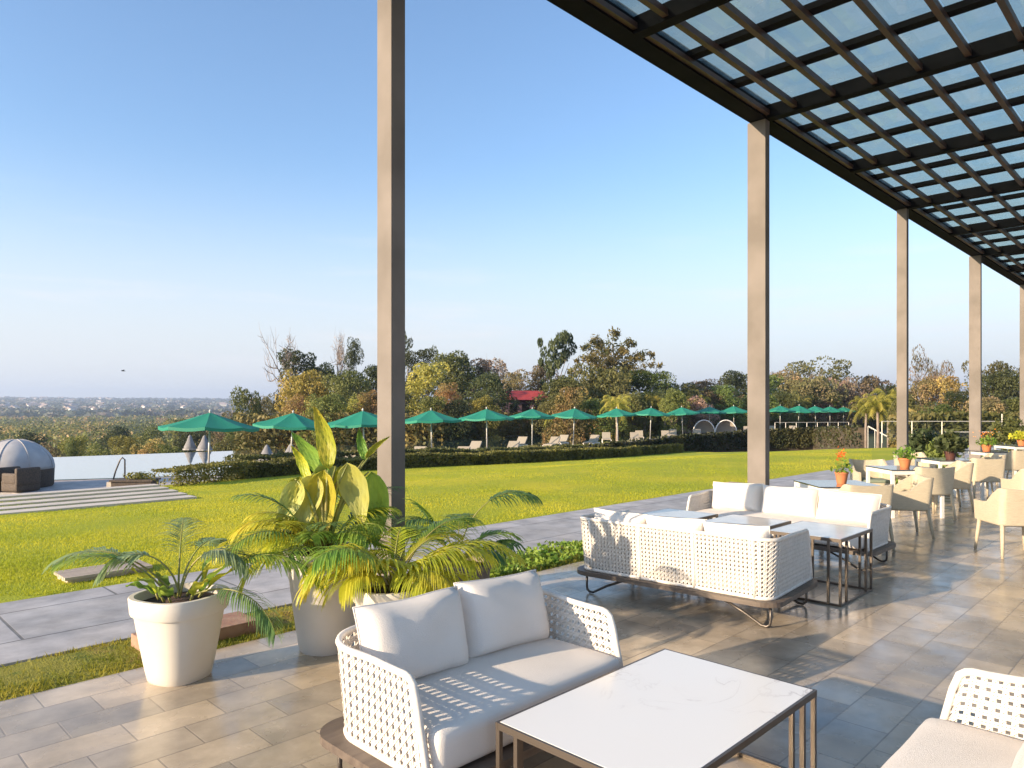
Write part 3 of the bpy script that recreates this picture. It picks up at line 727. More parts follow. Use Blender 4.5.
# pot 1
t = thing('potted_palm', 'white tapered pot with arching bluish palm at the terrace edge, leftmost', 'potted plant', (1.77, 4.68, 0), 0, 'potted palms at the terrace edge')
pot(t, .53, .262, .172, M['potw'], .115, 2.6, rad(20))
z = .5
frond(t, (-.02,0,z), VL, rad(52), .88, 1.75, NL['bl'], 30, .17, .008, .4, 1)
frond(t, (-.05,.02,z), VL+rad(30), rad(60), .72, 1.7, NL['mg'], 24, .15, .008, .4, 12)
frond(t, (.04,0,z), VR, rad(48), .98, 2.0, NL['mg'], 34, .19, .009, .4, 2, .6)
frond(t, (.05,.02,z), VR+rad(28), rad(60), .9, 1.5, NL['yg'], 30, .17, .008, .45, 3)
frond(t, (.06,-.02,z), VR-rad(20), rad(25), .75, 1.9, NL['dg'], 26, .16, .008, .35, 4, .7)
frond(t, (0,.03,z), TH+rad(20), rad(72), .62, 1.2, NL['bl'], 24, .16, .009, .45, 5)
frond(t, (0,0,z), VL+rad(20), rad(84), .62, 2.9, NL['bl'], 22, .17, .013, .55, 6, .6); frond(t, (0,0,z), VR+rad(70), rad(84), .62, 2.6, NL['bl'], 20, .17, .013, .55, 61, .6)
frond(t, (0,0,z), VR-rad(10), rad(82), .66, 2.8, NL['bl'], 22, .17, .013, .52, 7, .6)
for i, (a, e, L, w_) in enumerate([(VL+.5, 70, .22, .03), (VR, 62, .26, .04), (VR+.8, 75, .33, .035), (VR+.3, 80, .36, .03), (VL, 35, .2, .035), (VL+1.2, 60, .24, .03), (VR-.6, 55, .2, .04), (VL-.6, 50, .16, .035), (TH+math.pi, 55, .16, .04), (VR+.1, 50, .3, .035)]):
    leaf(t, (.12*math.cos(a), .12*math.sin(a), z), a, rad(e), .04, L, w_, .7, NL['mg' if i % 3 else 'yg'], i)
# pot 2: tall pot with big broad drooping leaves
t = thing('potted_palm', 'tall grey white pot with broad drooping yellow green leaves beside the nearest post', 'potted plant', (2.70, 4.50, 0), 0, 'potted palms at the terrace edge')
pot(t, .70, .28, .18, M['potg'], .10, 2.0)
z = .66
def lf(dx, dz, L, wmax, tip, mt, seed, side=0, up=1):
    dz += .10; L *= 1.18; wmax *= 1.12
    """broad leaf: blade starts at view-plane offset (dx right, dz up) and points along tip angle (deg, 0 = right, 90 = up)"""
    a = VR if math.cos(rad(tip)) >= 0 else VL
    base = Vector((0,0,z)); st = Vector((math.cos(VR)*dx+math.cos(TH)*side, math.sin(VR)*dx+math.sin(TH)*side, z+dz))
    mid = base.lerp(st, .6)+Vector((0,0,.12))
    d = Vector((math.cos(VR)*math.cos(rad(tip)), math.sin(VR)*math.cos(rad(tip)), math.sin(rad(tip))))
    mb = MB(); n = 16; NC = 17; pts = []
    for i in range(n+1):
        q = i/n; pts.append(st+d*L*q+Vector((0,0,-.12*L*q*q if up else -.05*q*q))+Vector((math.cos(VR), math.sin(VR), 0))*(.03*math.sin(q*2.6+seed))+Vector((math.cos(TH), math.sin(TH), 0))*(.05*math.sin(q*3)))
    fw = Vector((math.cos(TH+.4*side*5), math.sin(TH+.4*side*5), .35)).normalized(); vs = []
    for i, p in enumerate(pts):
        t_ = (pts[min(i+1, n)]-pts[max(0, i-1)]).normalized(); a_ = t_.cross(fw).normalized(); nn = a_.cross(t_); q = i/n
        wv = wmax*(math.sin(math.pi*min(1, max(0, q))**.62)**.8)+.001
        for j in range(NC):
            u = -1+2*j/(NC-1); vs.append(p+a_*u*wv+nn*(-abs(u)**1.4*wv*.5)+nn*.0055*(j % 2)*math.sin(math.pi*min(1, q*1.02))+nn*.006*math.cos(q*20+j*2+seed))
    fs = [(i*NC+j, i*NC+j+1, (i+1)*NC+j+1, (i+1)*NC+j) for i in range(n) for j in range(NC-1)]
    mb.add(vs, fs); o = mb.build('broad_leaf', mt, t, smooth=True)
    MB().tube([base, base.lerp(mid, .5)+Vector((0,0,.05)), mid, st], [.013,.012,.010,.006], 6).build('stalk', M['stem'], o, smooth=True)
lf(.00, .50, .44, .060, 98, NL['yg'], 1, .0)
lf(-.02, .42, .38, .055, 118, NL['mg'], 2, .06)
lf(-.05, .47, .34, .085, 256, NL['pale'], 3, -.05, 0)
lf(-.16, .45, .34, .08, 262, NL['yg'], 4, .0, 0)
lf(-.19, .44, .30, .07, 250, NL['pale'], 14, -.08, 0)
lf(.03, .50, .40, .09, 262, NL['yg'], 5, -.06, 0)
lf(.17, .55, .36, .095, 280, NL['pale'], 6, -.05, 0)
lf(.30, .48, .42, .085, 276, NL['mg'], 7, .02, 0)
lf(.06, .52, .30, .085, 300, NL['yg'], 8, .05, 0)
lf(.26, .56, .22, .03, 92, NL['mg'], 9, .05)
lf(.30, .58, .20, .018, 50, NL['yg'], 10, .0)
lf(-.06, .42, .30, .035, 125, NL['yg'], 11, -.03)
lf(.10, .50, .30, .10, 200, NL['pale'], 12, .08, 0)
for i in range(14):
    a = i*2.4; frond(t, (.08*math.cos(a), .08*math.sin(a), z), a, rad(58+18*math.sin(i*3)), .55+.2*math.sin(i*5), 1.6, NL['dg' if i % 2 else 'mg'], 18, .15, .009, .35, 20+i)
for i, (a, e, L) in enumerate([(VL+.1, 42, .80), (VL+.5, 58, .72), (VL-.4, 30, .62), (VL+.25, 20, .66)]):
    frond(t, (0,0,z), a, rad(e), L, 1.9, NL['yg'], 30, .19, .009, .35, 40+i, .7)
for i, (a, e, L, c) in enumerate([(VR+.2, 66, .62, 'yg'), (VR-.3, 58, .55, 'mg'), (VL+.15, 64, .62, 'yg'), (VL-.7, 52, .55, 'yg'), (TH+math.pi, 60, .45, 'mg'), (TH+math.pi-.8, 50, .5, 'yg'), (TH+math.pi+.9, 55, .5, 'mg')]):
    frond(t, (0,0,z), a, rad(e), L, 1.6, NL[c], 24, .17, .010, .3, 140+i, .6)
# pot 3: yellow palm drooping over its pot behind the loveseat
t = thing('potted_palm', 'white pot of bright yellow green palm fronds close behind the foreground loveseat', 'potted plant', (2.76, 3.80, 0), 0, 'potted palms at the terrace edge')
pot(t, .56, .25, .17, M['potw'], .09)
z = .52
for i, (a, e, L, dr, c) in enumerate([(VL, 48, .62, 2.3, 'yg'), (VL+.4, 62, .60, 2.2, 'yg'), (VL-.5, 40, .60, 2.4, 'yg'), (VR, 60, .72, 1.9, 'yg'), (VR+.3, 50, .92, 1.8, 'yg'), (VR-.2, 62, .6, 1.9, 'yg'), (TH, 72, .55, 1.5, 'yg'), (VR+.7, 66, .8, 1.6, 'mg'), (TH+math.pi+.8, 55, .5, 2.4, 'yg'), (VL+.9, 66, .7, 1.8, 'mg'), (VR+.1, 34, .7, 2.0, 'yg'), (TH+math.pi-.7, 60, .45, 2.2, 'yg')]):
    frond(t, (.03*math.cos(a), .03*math.sin(a), z), a, rad(e), L, dr, NL[c], 26, .22, .011, .3, 60+i, .75)
for i, (a, e, L) in enumerate([(VL-.2, 70, .34), (VR-.5, 66, .34), (TH+math.pi, 72, .36)]): fan(t, (0,0,z), a, rad(e), .22, .30, NL['yg'], 80+i, 20, 1.0, 120)
for i, (a, e, L, c) in enumerate([(VR+.5, 70, .62, 'yg'), (VL+.2, 74, .5, 'yg'), (VR-.6, 48, .55, 'yg'), (VL-.9, 58, .5, 'yg'), (TH+2.6, 68, .5, 'yg'), (TH-.3, 64, .7, 'mg')]):
    frond(t, (0,0,z), a, rad(e), L, 1.7, NL[c], 24, .18, .010, .25, 160+i, .6)
# pot 4
t = thing('potted_palm', 'low brown pot of dark green palm fronds right of the nearest post', 'potted plant', (4.02, 4.60, 0), 0, 'potted palms at the terrace edge')
pot(t, .40, .30, .24, M['potb'], .06)
z = .36
frond(t, (0,0,z), VR+.2, rad(86), 1.0, 2.1, NL['dg'], 24, .26, .014, .62, 90, .7)
fan(t, (-.05,0,z), VL+.3, rad(72), .42, .34, NL['mg'], 91, 22, .5, 80)
fan(t, (0,0,z), VR, rad(44), .40, .33, NL['dg'], 92, 20, 1.0, 90)
for i, (a, e, L, c) in enumerate([(VL, 66, .65, 'dg'), (VR+.3, 60, .6, 'mg'), (TH, 78, .6, 'dg'), (VL-.6, 55, .6, 'mg'), (VR-.5, 50, .5, 'dg'), (VL+.8, 75, .75, 'dg'), (VR+.9, 45, .55, 'mg')]):
    frond(t, (0,0,z), a, rad(e), L, 1.7, NL[c], 22, .2, .012, .35, 100+i)
# table plants
def tuft(parent, n, r, h, z0, mt, size, seed, name='foliage'):
    g = np.random.default_rng(seed); a = g.uniform(0, 6.28, n); q = g.random(n)**.6
    P = np.stack([np.cos(a)*r*q, np.sin(a)*r*q, z0+h*(g.random(n)*(1-.5*q))], 1)
    o = quads(name, cards(P, size*g.uniform(.6, 1.3, n), seed, .5), mt, parent)
    mb = MB()
    for i in range(9): mb.tube([(0,0,z0-.02), (P[i][0]*.5, P[i][1]*.5, z0+(P[i][2]-z0)*.6), tuple(P[i])], .003, 4)
    mb.build('stems', M['stem'], parent); return o
def potplant(label, R, D, z, ph, pr, pm, n, r, h, lm, size, seed, flower=None, name='flower_pot'):
    t = thing(name, label, 'potted plant', CR(R, D, z)); 
    MB().lathe([(pr*.72, 0), (pr, ph*.8), (pr*1.08, ph*.82), (pr*1.08, ph), (pr*.9, ph), (pr*.88, ph*.9)], 20).build('pot', pm, t, angle=40)
    MB().lathe([(pr*.85, ph*.86), (.002, ph*.9)], 16).build('soil', M['soil'], t)
    tuft(t, n, r, h, ph, lm, size, seed)
    if flower:
        g = np.random.default_rng(seed+5); P = g.normal(size=(60, 3))*np.array(flower[3:6])+np.array(flower[:3])
        quads('blossom', cards(P, g.uniform(.012, .022, 60), seed+7), NL['red'], t)
    return t
potplant('terracotta pot with a single orange red bloom on the dining table nearest the sofas', 4.12, 9.0, .741, .15, .075, M['terra'], 90, .13, .16, NL['mg'], .03, 1, (-.03,-.01,.37,.03,.03,.03))
potplant('terracotta pot of green leaves on the second dining table', 6.22, 11.4, .741, .15, .09, M['terra'], 160, .17, .22, NL['mg'], .035, 2)
potplant('dark pot with a wide bushy dark green plant on the third dining table', 8.1, 13.3, .741, .14, .10, M['potd'], 420, .26, .42, LF['dark'], .06, 3, name='table_plant')
potplant('terracotta pot of red flowers on the fourth dining table', 10.35, 15.7, .741, .14, .10, M['terra'], 160, .2, .2, NL['mg'], .04, 4, (0,0,.36,.1,.1,.05))
potplant('terracotta pot of yellowish foliage on the farthest dining table', 12.75, 18.0, .741, .16, .11, M['terra'], 200, .28, .24, NL['yg'], .05, 5)
# broadleaf clumps behind the tables by the verge
for i, (x, D, zz, h, r, c, l) in enumerate([(925, 17.5, 0, 1.15, .45, 'dark', 'big leafy dark green shrub in the verge by the third post'), (941, 15.6, 0, .95, .35, 'green', 'light green broad leaved shrub in the verge behind the third table'), (1008, 24, 0, 1.3, .6, 'olive', 'bushy olive shrub by the glass railing at the terrace end')]):
    t = thing('shrub', l, 'shrub', PX(x, D, 0)); P, s = leafcloud(900, (0,0,h*.6), (r, r, h*.45), .09, seed=50+i); quads('foliage', cards(P, s, i, .35), LF[c], t)
    mb = MB(); 
    for k in range(7): a = k*.9; mb.tube([(0,0,0), (r*.3*math.cos(a), r*.3*math.sin(a), h*.4), (r*.6*math.cos(a), r*.6*math.sin(a), h*.8)], [.02,.014,.006], 5)
    mb.build('stems', M['stem'], t)
# stepping platforms, blocks, long strips
def platform(label, X, Y, wx, wy, z0, mt, n, name, cat):
    t = thing(name, label, cat, (X, Y, z0)); b = MB(); b.box(-wx/2+.03, wx/2-.03, -wy/2+.03, wy/2-.03, -.06, .02); b.build('base', M['plank'], t)
    sl_ = MB()
    for i in range(n): y0 = -wy/2+wy*i/n; sl_.rbox(0, y0+wy/n/2, .04, wx, wy/n-.012, .03, .003, 1)
    sl_.build('slats', mt, t); return t
platform('slatted pale wooden step on the lawn edge left of the big palms', 2.32, 8.12, .80, .42, .0, M['plank'], 7, 'wooden_step', 'step')
platform('slatted wooden step on the lawn edge by the second post', 14.3, 7.5, .8, .4, .0, M['plank'], 7, 'wooden_step', 'step')
tag(MB().rbox(2.15, 5.36, .035, .80, .34, .11, .01, 2).build('brick_step', M['block']), 'low reddish block in the verge behind the leftmost pot', 'step')
STY = [12.9, 13.95, 15.1, 16.3, 17.6]
sl_l = ['nearest', 'second nearest', 'middle', 'second farthest', 'farthest']
for k, Y in enumerate(STY):
    xe = 6.1+.0*k
    pr = on_lawn(193-9*k, 498.5-2.6*k); 
    y0 = pr.y; mb = MB(); zz = lawn(3, y0)
    xa, xb_ = -16, pr.x
    mb.box(xa, xb_, y0-.19, y0+.19, lawn(0, y0)-.1, lawn(3, y0)+.035)
    tag(mb.build('stone_strip', M['stripe']), 'long pale stone strip laid in the lawn, %s of five' % sl_l[k], 'paving strip', 'pale strips crossing the lawn')
# ---------------------------------------------------------------- pool side
t = thing('dome_daybed', 'grey canvas dome daybed with brown wicker base beside the pool', 'daybed', PX(15, 23.9, DZ))
mb = MB(); n = 40; vs = []; fs = []
MB().lathe([(1.06, 0), (1.10, .05), (1.12, .62), (1.08, .66), (.98, .66)], 40).build('wicker_base', M['brownw'], t, angle=40)
pr = [(1.13*math.cos(a), .60+.98*math.sin(a)) for a in [rad(90)*i/14 for i in range(14)]]+[(.01, 1.58)]
MB().lathe(pr, 40).build('canopy', M['canvas'], t, smooth=True)
mb = MB()
for k in range(8):
    a = rad(45*k+10); mb.tube([(1.14*math.cos(b)*math.cos(a), 1.14*math.cos(b)*math.sin(a), .6+.99*math.sin(b)) for b in [rad(90)*i/12 for i in range(12)]], .012, 5)
mb.build('canopy_ribs', M['canvas'], t)
def cube_chair(label, x, D):
    t = thing('wicker_armchair', label, 'armchair', PX(x, D, DZ), TH+rad(160), 'brown wicker armchairs by the dome')
    MB().rbox(0, 0, .2, .78, .72, .36, .05, 4).build('base', M['brownw'], t, smooth=True)
    MB().rbox(0, .30, .48, .78, .14, .56, .05, 4).build('backrest', M['brownw'], t, smooth=True)
    for s_ in (-1, 1): MB().rbox(s_*.33, -.02, .42, .13, .62, .36, .05, 4).build('armrest', M['brownw'], t, smooth=True)
    MB().rbox(0, -.05, .42, .50, .52, .12, .04, 4).build('cushion', M['greenseat'], t, smooth=True)
cube_chair('brown wicker armchair with a green cushion in front of the dome daybed', 21, 22.6)
cube_chair('brown wicker armchair at the left picture edge in front of the dome daybed', 1, 22.8)
t = thing('pool_handrail', 'leaning metal handrail at the pool edge', 'handrail', PX(112, 24.6, DZ), VR)
MB().tube([(0,0,0), (.12,0,.45), (.28,0,.85), (.36,0,.92), (.44,0,.85), (.44,.0,0)], .025, 6).build('rail', M['legmetal'], t, smooth=True)
MB().box(-.12, .6, -.1, .1, 0.001, .03).build('foot_plate', M['concrete'], t)
t = thing('planter_box', 'brown wooden planter box with pale end left of the hedge', 'planter', PX(139, 21.2, DZ), TH-rad(90)+.1)
MB().box(-.65, .45, -.3, .3, 0, .48).box(-.7, .5, -.34, .34, .481, .53).build('box', M['brownw'], t)
MB().box(-.78, -.655, -.3, .3, 0, .475).build('end_panel', M['stripe'], t)
P, s = leafcloud(260, (0,0,.62), (.5,.28,.14), .05, seed=8); quads('foliage', cards(P, s, 8), LF['hedge'], t)
# umbrellas
def umbrella():
    t = thing('green_umbrella', '-', 'umbrella', (0,0,0), 0, 'green umbrellas round the pool')
    mb = MB(); n = 8; R_ = 1.52; rings = [(0, 2.50), (.30, 2.40), (.75, 2.24), (1.15, 2.115), (R_, 2.03)]; vs = []; fs = []
    for q, (r, z) in enumerate(rings):
        for k in range(n*4):
            a = 2*math.pi*k/(n*4); f = (k % 4)/4; sag = 1-.075*math.sin(math.pi*f)-(0 if r else 0)
            vs.append((r*math.cos(a)*sag, r*math.sin(a)*sag, z-.05*math.sin(math.pi*f)*r/R_))
    m_ = n*4
    for q in range(len(rings)-1):
        for k in range(m_): fs.append((q*m_+k, (q+1)*m_+k, (q+1)*m_+(k+1)%m_, q*m_+(k+1)%m_))
    base = (len(rings)-1)*m_; nv = len(vs)                                # valance
    for k in range(m_): x, y, z = vs[base+k]; vs.append((x, y, z-.10))
    for k in range(m_): fs.append((base+k, nv+k, nv+(k+1)%m_, base+(k+1)%m_))
    mb.add(vs, fs); mb.build('canopy', M['green'], t, angle=20)
    MB().tube([(0,0,.05), (0,0,2.56)], .032, 8).build('pole', M['alu'], t, smooth=True)
    mb = MB()
    for k in range(n): a = 2*math.pi*k/n; mb.tube([(0,0,2.42), (R_*.98*math.cos(a), R_*.98*math.sin(a), 1.99)], .01, 4)
    mb.build('ribs', M['alu'], t)
    MB().lathe([(.30,0),(.30,.06),(.06,.09),(.05,.2)], 16).build('base', M['concrete'], t, angle=40)
    MB().lathe([(.03,2.5),(.045,2.54),(.02,2.6),(.002,2.62)], 8).build('finial', M['alu'], t)
    return t
UM = [(208,23.2,411),(290,28,411.5),(365,30.5,409.5),(432,33.5,409),(487,39,408),(532,45,408),(573,48,407.5),(618,53,407.5),(650,57,407),(683,61,406.5),(709,66,406),(734,70,405.5),(780,72,405),(798,75,405),(816,78,405.5),(830,82,406),(844,86,406.5)]
ordn = ['first','second','third','fourth','fifth','sixth','seventh','eighth','ninth','tenth','eleventh','twelfth','thirteenth','fourteenth','fifteenth','sixteenth','seventeenth']
ub = umbrella(); UP = []
for i, (x, D, y) in enumerate(UM):
    topz = CH_H-(y-HZ)*D/FPX; p = PX(x, D, DZ); sc = (topz-DZ)/2.55
    l = 'green pool umbrella, %s from the left of the row' % ordn[i]
    if i == 0: l = 'large green pool umbrella beside the hedge, leftmost of the row'
    if i == 16: l = 'green pool umbrella farthest away, rightmost of the row'
    if i == 0: ub.location = p; ub.scale = (1,1,sc); ub['label'] = l; ub.rotation_euler.z = .3; o = ub
    else: o = dup(ub, p, .3+i*1.1, l, scale=(1,1,sc))
    o.rotation_euler.x = .05*math.sin(i*2.3); o.rotation_euler.y = .04*math.sin(i*3.7+1); UP.append(p)
# loungers
def lounger():
    t = thing('sun_lounger', '-', 'sun lounger', (0,0,0), 0, 'sun loungers round the pool')
    MB().rbox(0, .25, .30, .62, 1.25, .09, .02, 2).build('mattress', M['sling'], t)
    Mx = Matrix.Translation((0, -.36, .30)) @ Matrix.Rotation(rad(-38), 4, 'X')
    MB().rbox(0, -.34, 0, .62, .70, .09, .02, 2, M=Mx).build('backrest', M['sling'], t)
    MB().bar((-.32,.88,.24), (-.32,-.75,.24), .05, .05).bar((.32,.88,.24), (.32,-.75,.24), .05, .05).build('frame', M['white'], t)
    for sx in (-1, 1):
        for y in (.75, -.65): MB().box(sx*.32-.025, sx*.32+.025, y-.025, y+.025, 0, .215).build('leg', M['white'], t)
    return t
lg = lounger(); first = True; cnt = 0
for i, (x, D, y) in enumerate(UM[:13]):
    for s_ in (-1, 1):
        if i == 0 and s_ < 0: continue
        p = PX(x, D+.4, DZ)+CR(s_*1.05+.2, 0)-Vector((0,0,0)); rz = TH+rad(-90+180-25+((i*37) % 20))
        l = 'pale sun lounger just %s of the %s green umbrella from the left' % ('left' if s_ < 0 else 'right', ordn[i])
        if first: lg.location = p; lg.rotation_euler.z = rz; lg['label'] = l; first = False
        else: dup(lg, p, rz, l)
# round rattan pods
for k, (x, l) in enumerate(((704, 'left one of two round cream rattan pods on the raised deck'), (726, 'right one of two round cream rattan pods on the raised deck'))):
    t = thing('rattan_pod', l, 'daybed', PX(x, 63, DZ), TH-rad(90), 'round rattan pods')
    vs = []; mb = MB(); n = 20
    for i in range(n+1):
        a = math.pi*i/n
        for j in range(9):
            b = rad(90)*j/8; vs.append((.95*math.cos(a)*math.cos(b*.0)*1.0*math.cos(0)*1 if j == 0 else .95*math.cos(a)*math.cos(b), .95*math.sin(b)*.9, .35+1.15*math.sin(a)*math.cos(b)))
    fs = [(i*9+j, i*9+j+1, (i+1)*9+j+1, (i+1)*9+j) for i in range(n) for j in range(8)]
    mb.add(vs, fs); mb.build('hood', M['sling'], t, smooth=True)
    mb = MB(); mb.tube([(.95*math.cos(math.pi*i/n), 0, .35+1.15*math.sin(math.pi*i/n)) for i in range(n+1)], .05, 6); mb.build('hood_rim', M['white'], t, smooth=True)
    MB().lathe([(.9, 0), (.95, .05), (.95, .36), (.88, .38)], 24).build('seat_base', M['brownw'], t, angle=40)
# grey pointed covers by the pool
CV = mat('dark_canvas', (.26,.25,.25), .85, var=(.20,.19,.19), vscale=3)
for k, (x, D, w_, l) in enumerate(((190, 44.5, .62, 'grey pointed cover left of the first umbrella pole across the pool'), (204.5, 44, .7, 'grey pointed cover touching the first umbrella pole across the pool'), (267, 33, .8, 'grey pointed cover between the first two umbrellas'), (291, 34, .85, 'grey pointed cover under the second umbrella'))):
    p = PX(x, D, DZ)
    t = thing('pointed_cover', l, 'cover', p, 0, 'grey pointed covers by the pool')
    w_ *= .62
    MB().lathe([(w_, 0), (w_*.92, .2), (w_*.5, .55), (.09, .86), (.01, .93)], 10).build('cover', CV, t, smooth=True)
    MB().lathe([(w_+.04, 0), (w_+.04, .08), (w_-.02, .09)], 12).build('hem', M['concrete'], t)
# hedge
def hedge(name, label, pts, h, wd, n, mt, size, seed):
    g = np.random.default_rng(seed); t = thing(name, label, 'hedge', pts[0]); o = Vector(pts[0])
    seg = [(Vector(b)-Vector(a)).length for a, b in zip(pts, pts[1:])]; 
    # weight by closeness to the viewer so near foliage is dense
    wts = []; 
    for a, b, L in zip(pts, pts[1:], seg): D = RD(*((a+b)/2).xy)[1]; wts.append(L/max(12, D)**1.2)
    wts = np.array(wts)/sum(wts); P = []; S_ = []
    ks = g.choice(len(seg), n, p=wts)
    for k in ks:
        a, b = pts[k], pts[k+1]; f = g.random(); c = a.lerp(b, f); d = (b-a).normalized(); nn = Vector((-d.y, d.x, 0)); D = RD(c.x, c.y)[1]
        hh = h(f+k)*(1+.18*noise.noise(Vector((c.x*.9, c.y*.9, seed)))+.1*noise.noise(Vector((c.x*4, c.y*4, seed))))
        u = g.random()
        if u < .45: q = (g.uniform(-wd/2, wd/2), hh*g.uniform(.88, 1.04))
        else: q = (-wd/2*g.uniform(.8, 1.05), hh*g.random())
        if u > .9: q = (wd/2, q[1])
        s0 = -1 if RD(nn.x, nn.y)[1] > 0 else 1
        v = c+nn*(-s0*q[0])*1.0+Vector((0,0,q[1]))-o; P.append(v); S_.append(size*max(.8, D/24)*g.uniform(.6, 1.3))
    quads('foliage', cards(np.array(P), np.array(S_), seed), mt, t)
    mb = MB()
    for k, (a, b) in list(enumerate(zip(pts, pts[1:])))[1:]:
        d = (b-a).normalized(); nn = Vector((-d.y, d.x, 0))*wd*.3; hh = h(k+.5)*.72; A, B = (a+(d*.5 if k == 0 else d*0))-o, b-o
        mb.add([A-nn, B-nn, B+nn, A+nn, A-nn+Vector((0,0,hh)), B-nn+Vector((0,0,hh)), B+nn+Vector((0,0,hh)), A+nn+Vector((0,0,hh))], [(3,2,1,0),(4,5,6,7),(0,1,5,4),(1,2,6,5),(2,3,7,6),(3,0,4,7)])
    mb.build('woody_core', LF['dark'], t); return t
hp = [on_lawn(x, y)+Vector((.15,.30,-.05)) for x, y, _ in HED[2:11]]
hedge('hedge', 'long clipped hedge curving between the lawn and the pool loungers', hp, lambda k: .50, .8, 26000, LF['hedge'], .05, 3)
hp2 = [p+Vector((.6,1.3,-.1)) for p in hp[1:]]
hedge('hedge', 'second looser hedge row just behind the clipped hedge', hp2, lambda k: .66, .7, 14000, LF['olive'], .06, 9)
# wall / raised parapet on the right
wp = [on_lawn(x, y)+Vector((.2,.55,0)) for x, y in ((560,461),(620,457),(680,452.5),(760,448.8),(820,447.3),(868,447.2))]
wt = [452, 444, 437, 431.5, 429, 427.5]; mb = MB()
tp = []
for p, yt in zip(wp, wt): D = RD(p.x, p.y)[1]; tp.append(CH_H-(yt-HZ)*D/FPX)
for i in range(len(wp)-1):
    a, b = wp[i], wp[i+1]; d = (b-a).normalized(); nn = Vector((-d.y, d.x, 0))*.3
    mb.add([a-nn*0, b-nn*0, b+nn, a+nn], []); n0 = len(mb.v)-4
    mb.v[n0:] = [(a.x,a.y,-2), (b.x,b.y,-2), (b.x+nn.x,b.y+nn.y,-2), (a.x+nn.x,a.y+nn.y,-2)]
    mb.v += [(a.x,a.y,tp[i]), (b.x,b.y,tp[i+1]), (b.x+nn.x,b.y+nn.y,tp[i+1]), (a.x+nn.x,a.y+nn.y,tp[i])]
    mb.f += [tuple(n0+q for q in f) for f in ((4,5,6,7),(0,1,5,4),(1,2,6,5),(2,3,7,6),(3,0,4,7))]

wl = tag(mb.build('retaining_wall', M['wallm']), 'dark planted retaining wall at the far side of the lawn', 'wall')
# planting on the wall
g = np.random.default_rng(77); P = []; Sz = []
for _ in range(5500):
    k = g.choice(5, p=[.08,.12,.25,.3,.25]); f = g.random(); a, b = wp[k], wp[k+1]; c = a.lerp(b, f); tz = tp[k]*(1-f)+tp[k+1]*f
    P.append((c.x-.05-g.random()*.1, c.y-.12*g.random()-.02, lawn(c.x, c.y)+(tz+.12-lawn(c.x, c.y))*g.random()**.8)); Sz.append(.11*g.uniform(.5, 1.3))
tag(quads('wall_creeper', cards(np.array(P), np.array(Sz), 5), leafm('leaf_creeper', (.03,.04,.015), (.09,.085,.03), .2, .8, rnd=0)), 'dark creeper covering the retaining wall beyond the lawn', 'creeper', kind='stuff')
t = thing('stair_railing', 'white sloping stair balustrade at the right end of the retaining wall', 'railing', PX(868, 52.5, 0))
a, b = Vector((0,0,.3)), CR(1.7, -.6, -.75); mb = MB(); mb.bar(a, b, .08, .08); mb.build('handrail', M['white'], t)
for k in range(5): p = a.lerp(b, k/4); MB().box(p.x-.015, p.x+.015, p.y-.015, p.y+.015, -1.3, p.z).build('baluster', M['alu'], t)
t = thing('deck_railing', 'thin white railing along the raised deck by the last umbrellas', 'railing', PX(775, 56, 0))
a = Vector((0,0,.62)); b = CR(6.2, 1.0, .62)
for z in (-.12,): MB().bar(a+Vector((0,0,z)), b+Vector((0,0,z)), .03, .03).build('rail', M['alu'], t)
for k in range(8): p = a.lerp(b, k/7); MB().box(p.x-.015, p.x+.015, p.y-.015, p.y+.015, -.9, p.z-.14).build('baluster', M['alu'], t)
# glass balustrade at terrace end
t = thing('glass_balustrade', 'glass balustrade with thin pale rails at the far end of the terrace', 'balustrade', (0,0,0))
def rp(x, D, y): return PX(x, D, CH_H-(y-HZ)*D/FPX)
A = rp(882, 34, 421.3); B = rp(1002, 34, 421.3); Cc = rp(1060, 34, 421.3)
MB().bar(A, B, .03, .03).build('top_rail', M['alu'], t); MB().bar(B+Vector((0,0,-.5)), rp(945, 34, 432), .04, .04).build('bottom_rail', M['alu'], t)
for p in (A, A.lerp(B, .25), A.lerp(B, .5), A.lerp(B, .75), B): MB().box(p.x-.015, p.x+.015, p.y-.015, p.y+.015, 0, p.z+(.35 if p == B else .0)).build('baluster', M['alu'], t)
for k in range(4):
    p, q = A.lerp(B, k/4+.01), A.lerp(B, k/4+.24); MB().add([(p.x,p.y,.1),(q.x,q.y,.1),(q.x,q.y,q.z-.05),(p.x,p.y,p.z-.05)], [(0,1,2,3)]).build('glass_pane', M['clear'], t)
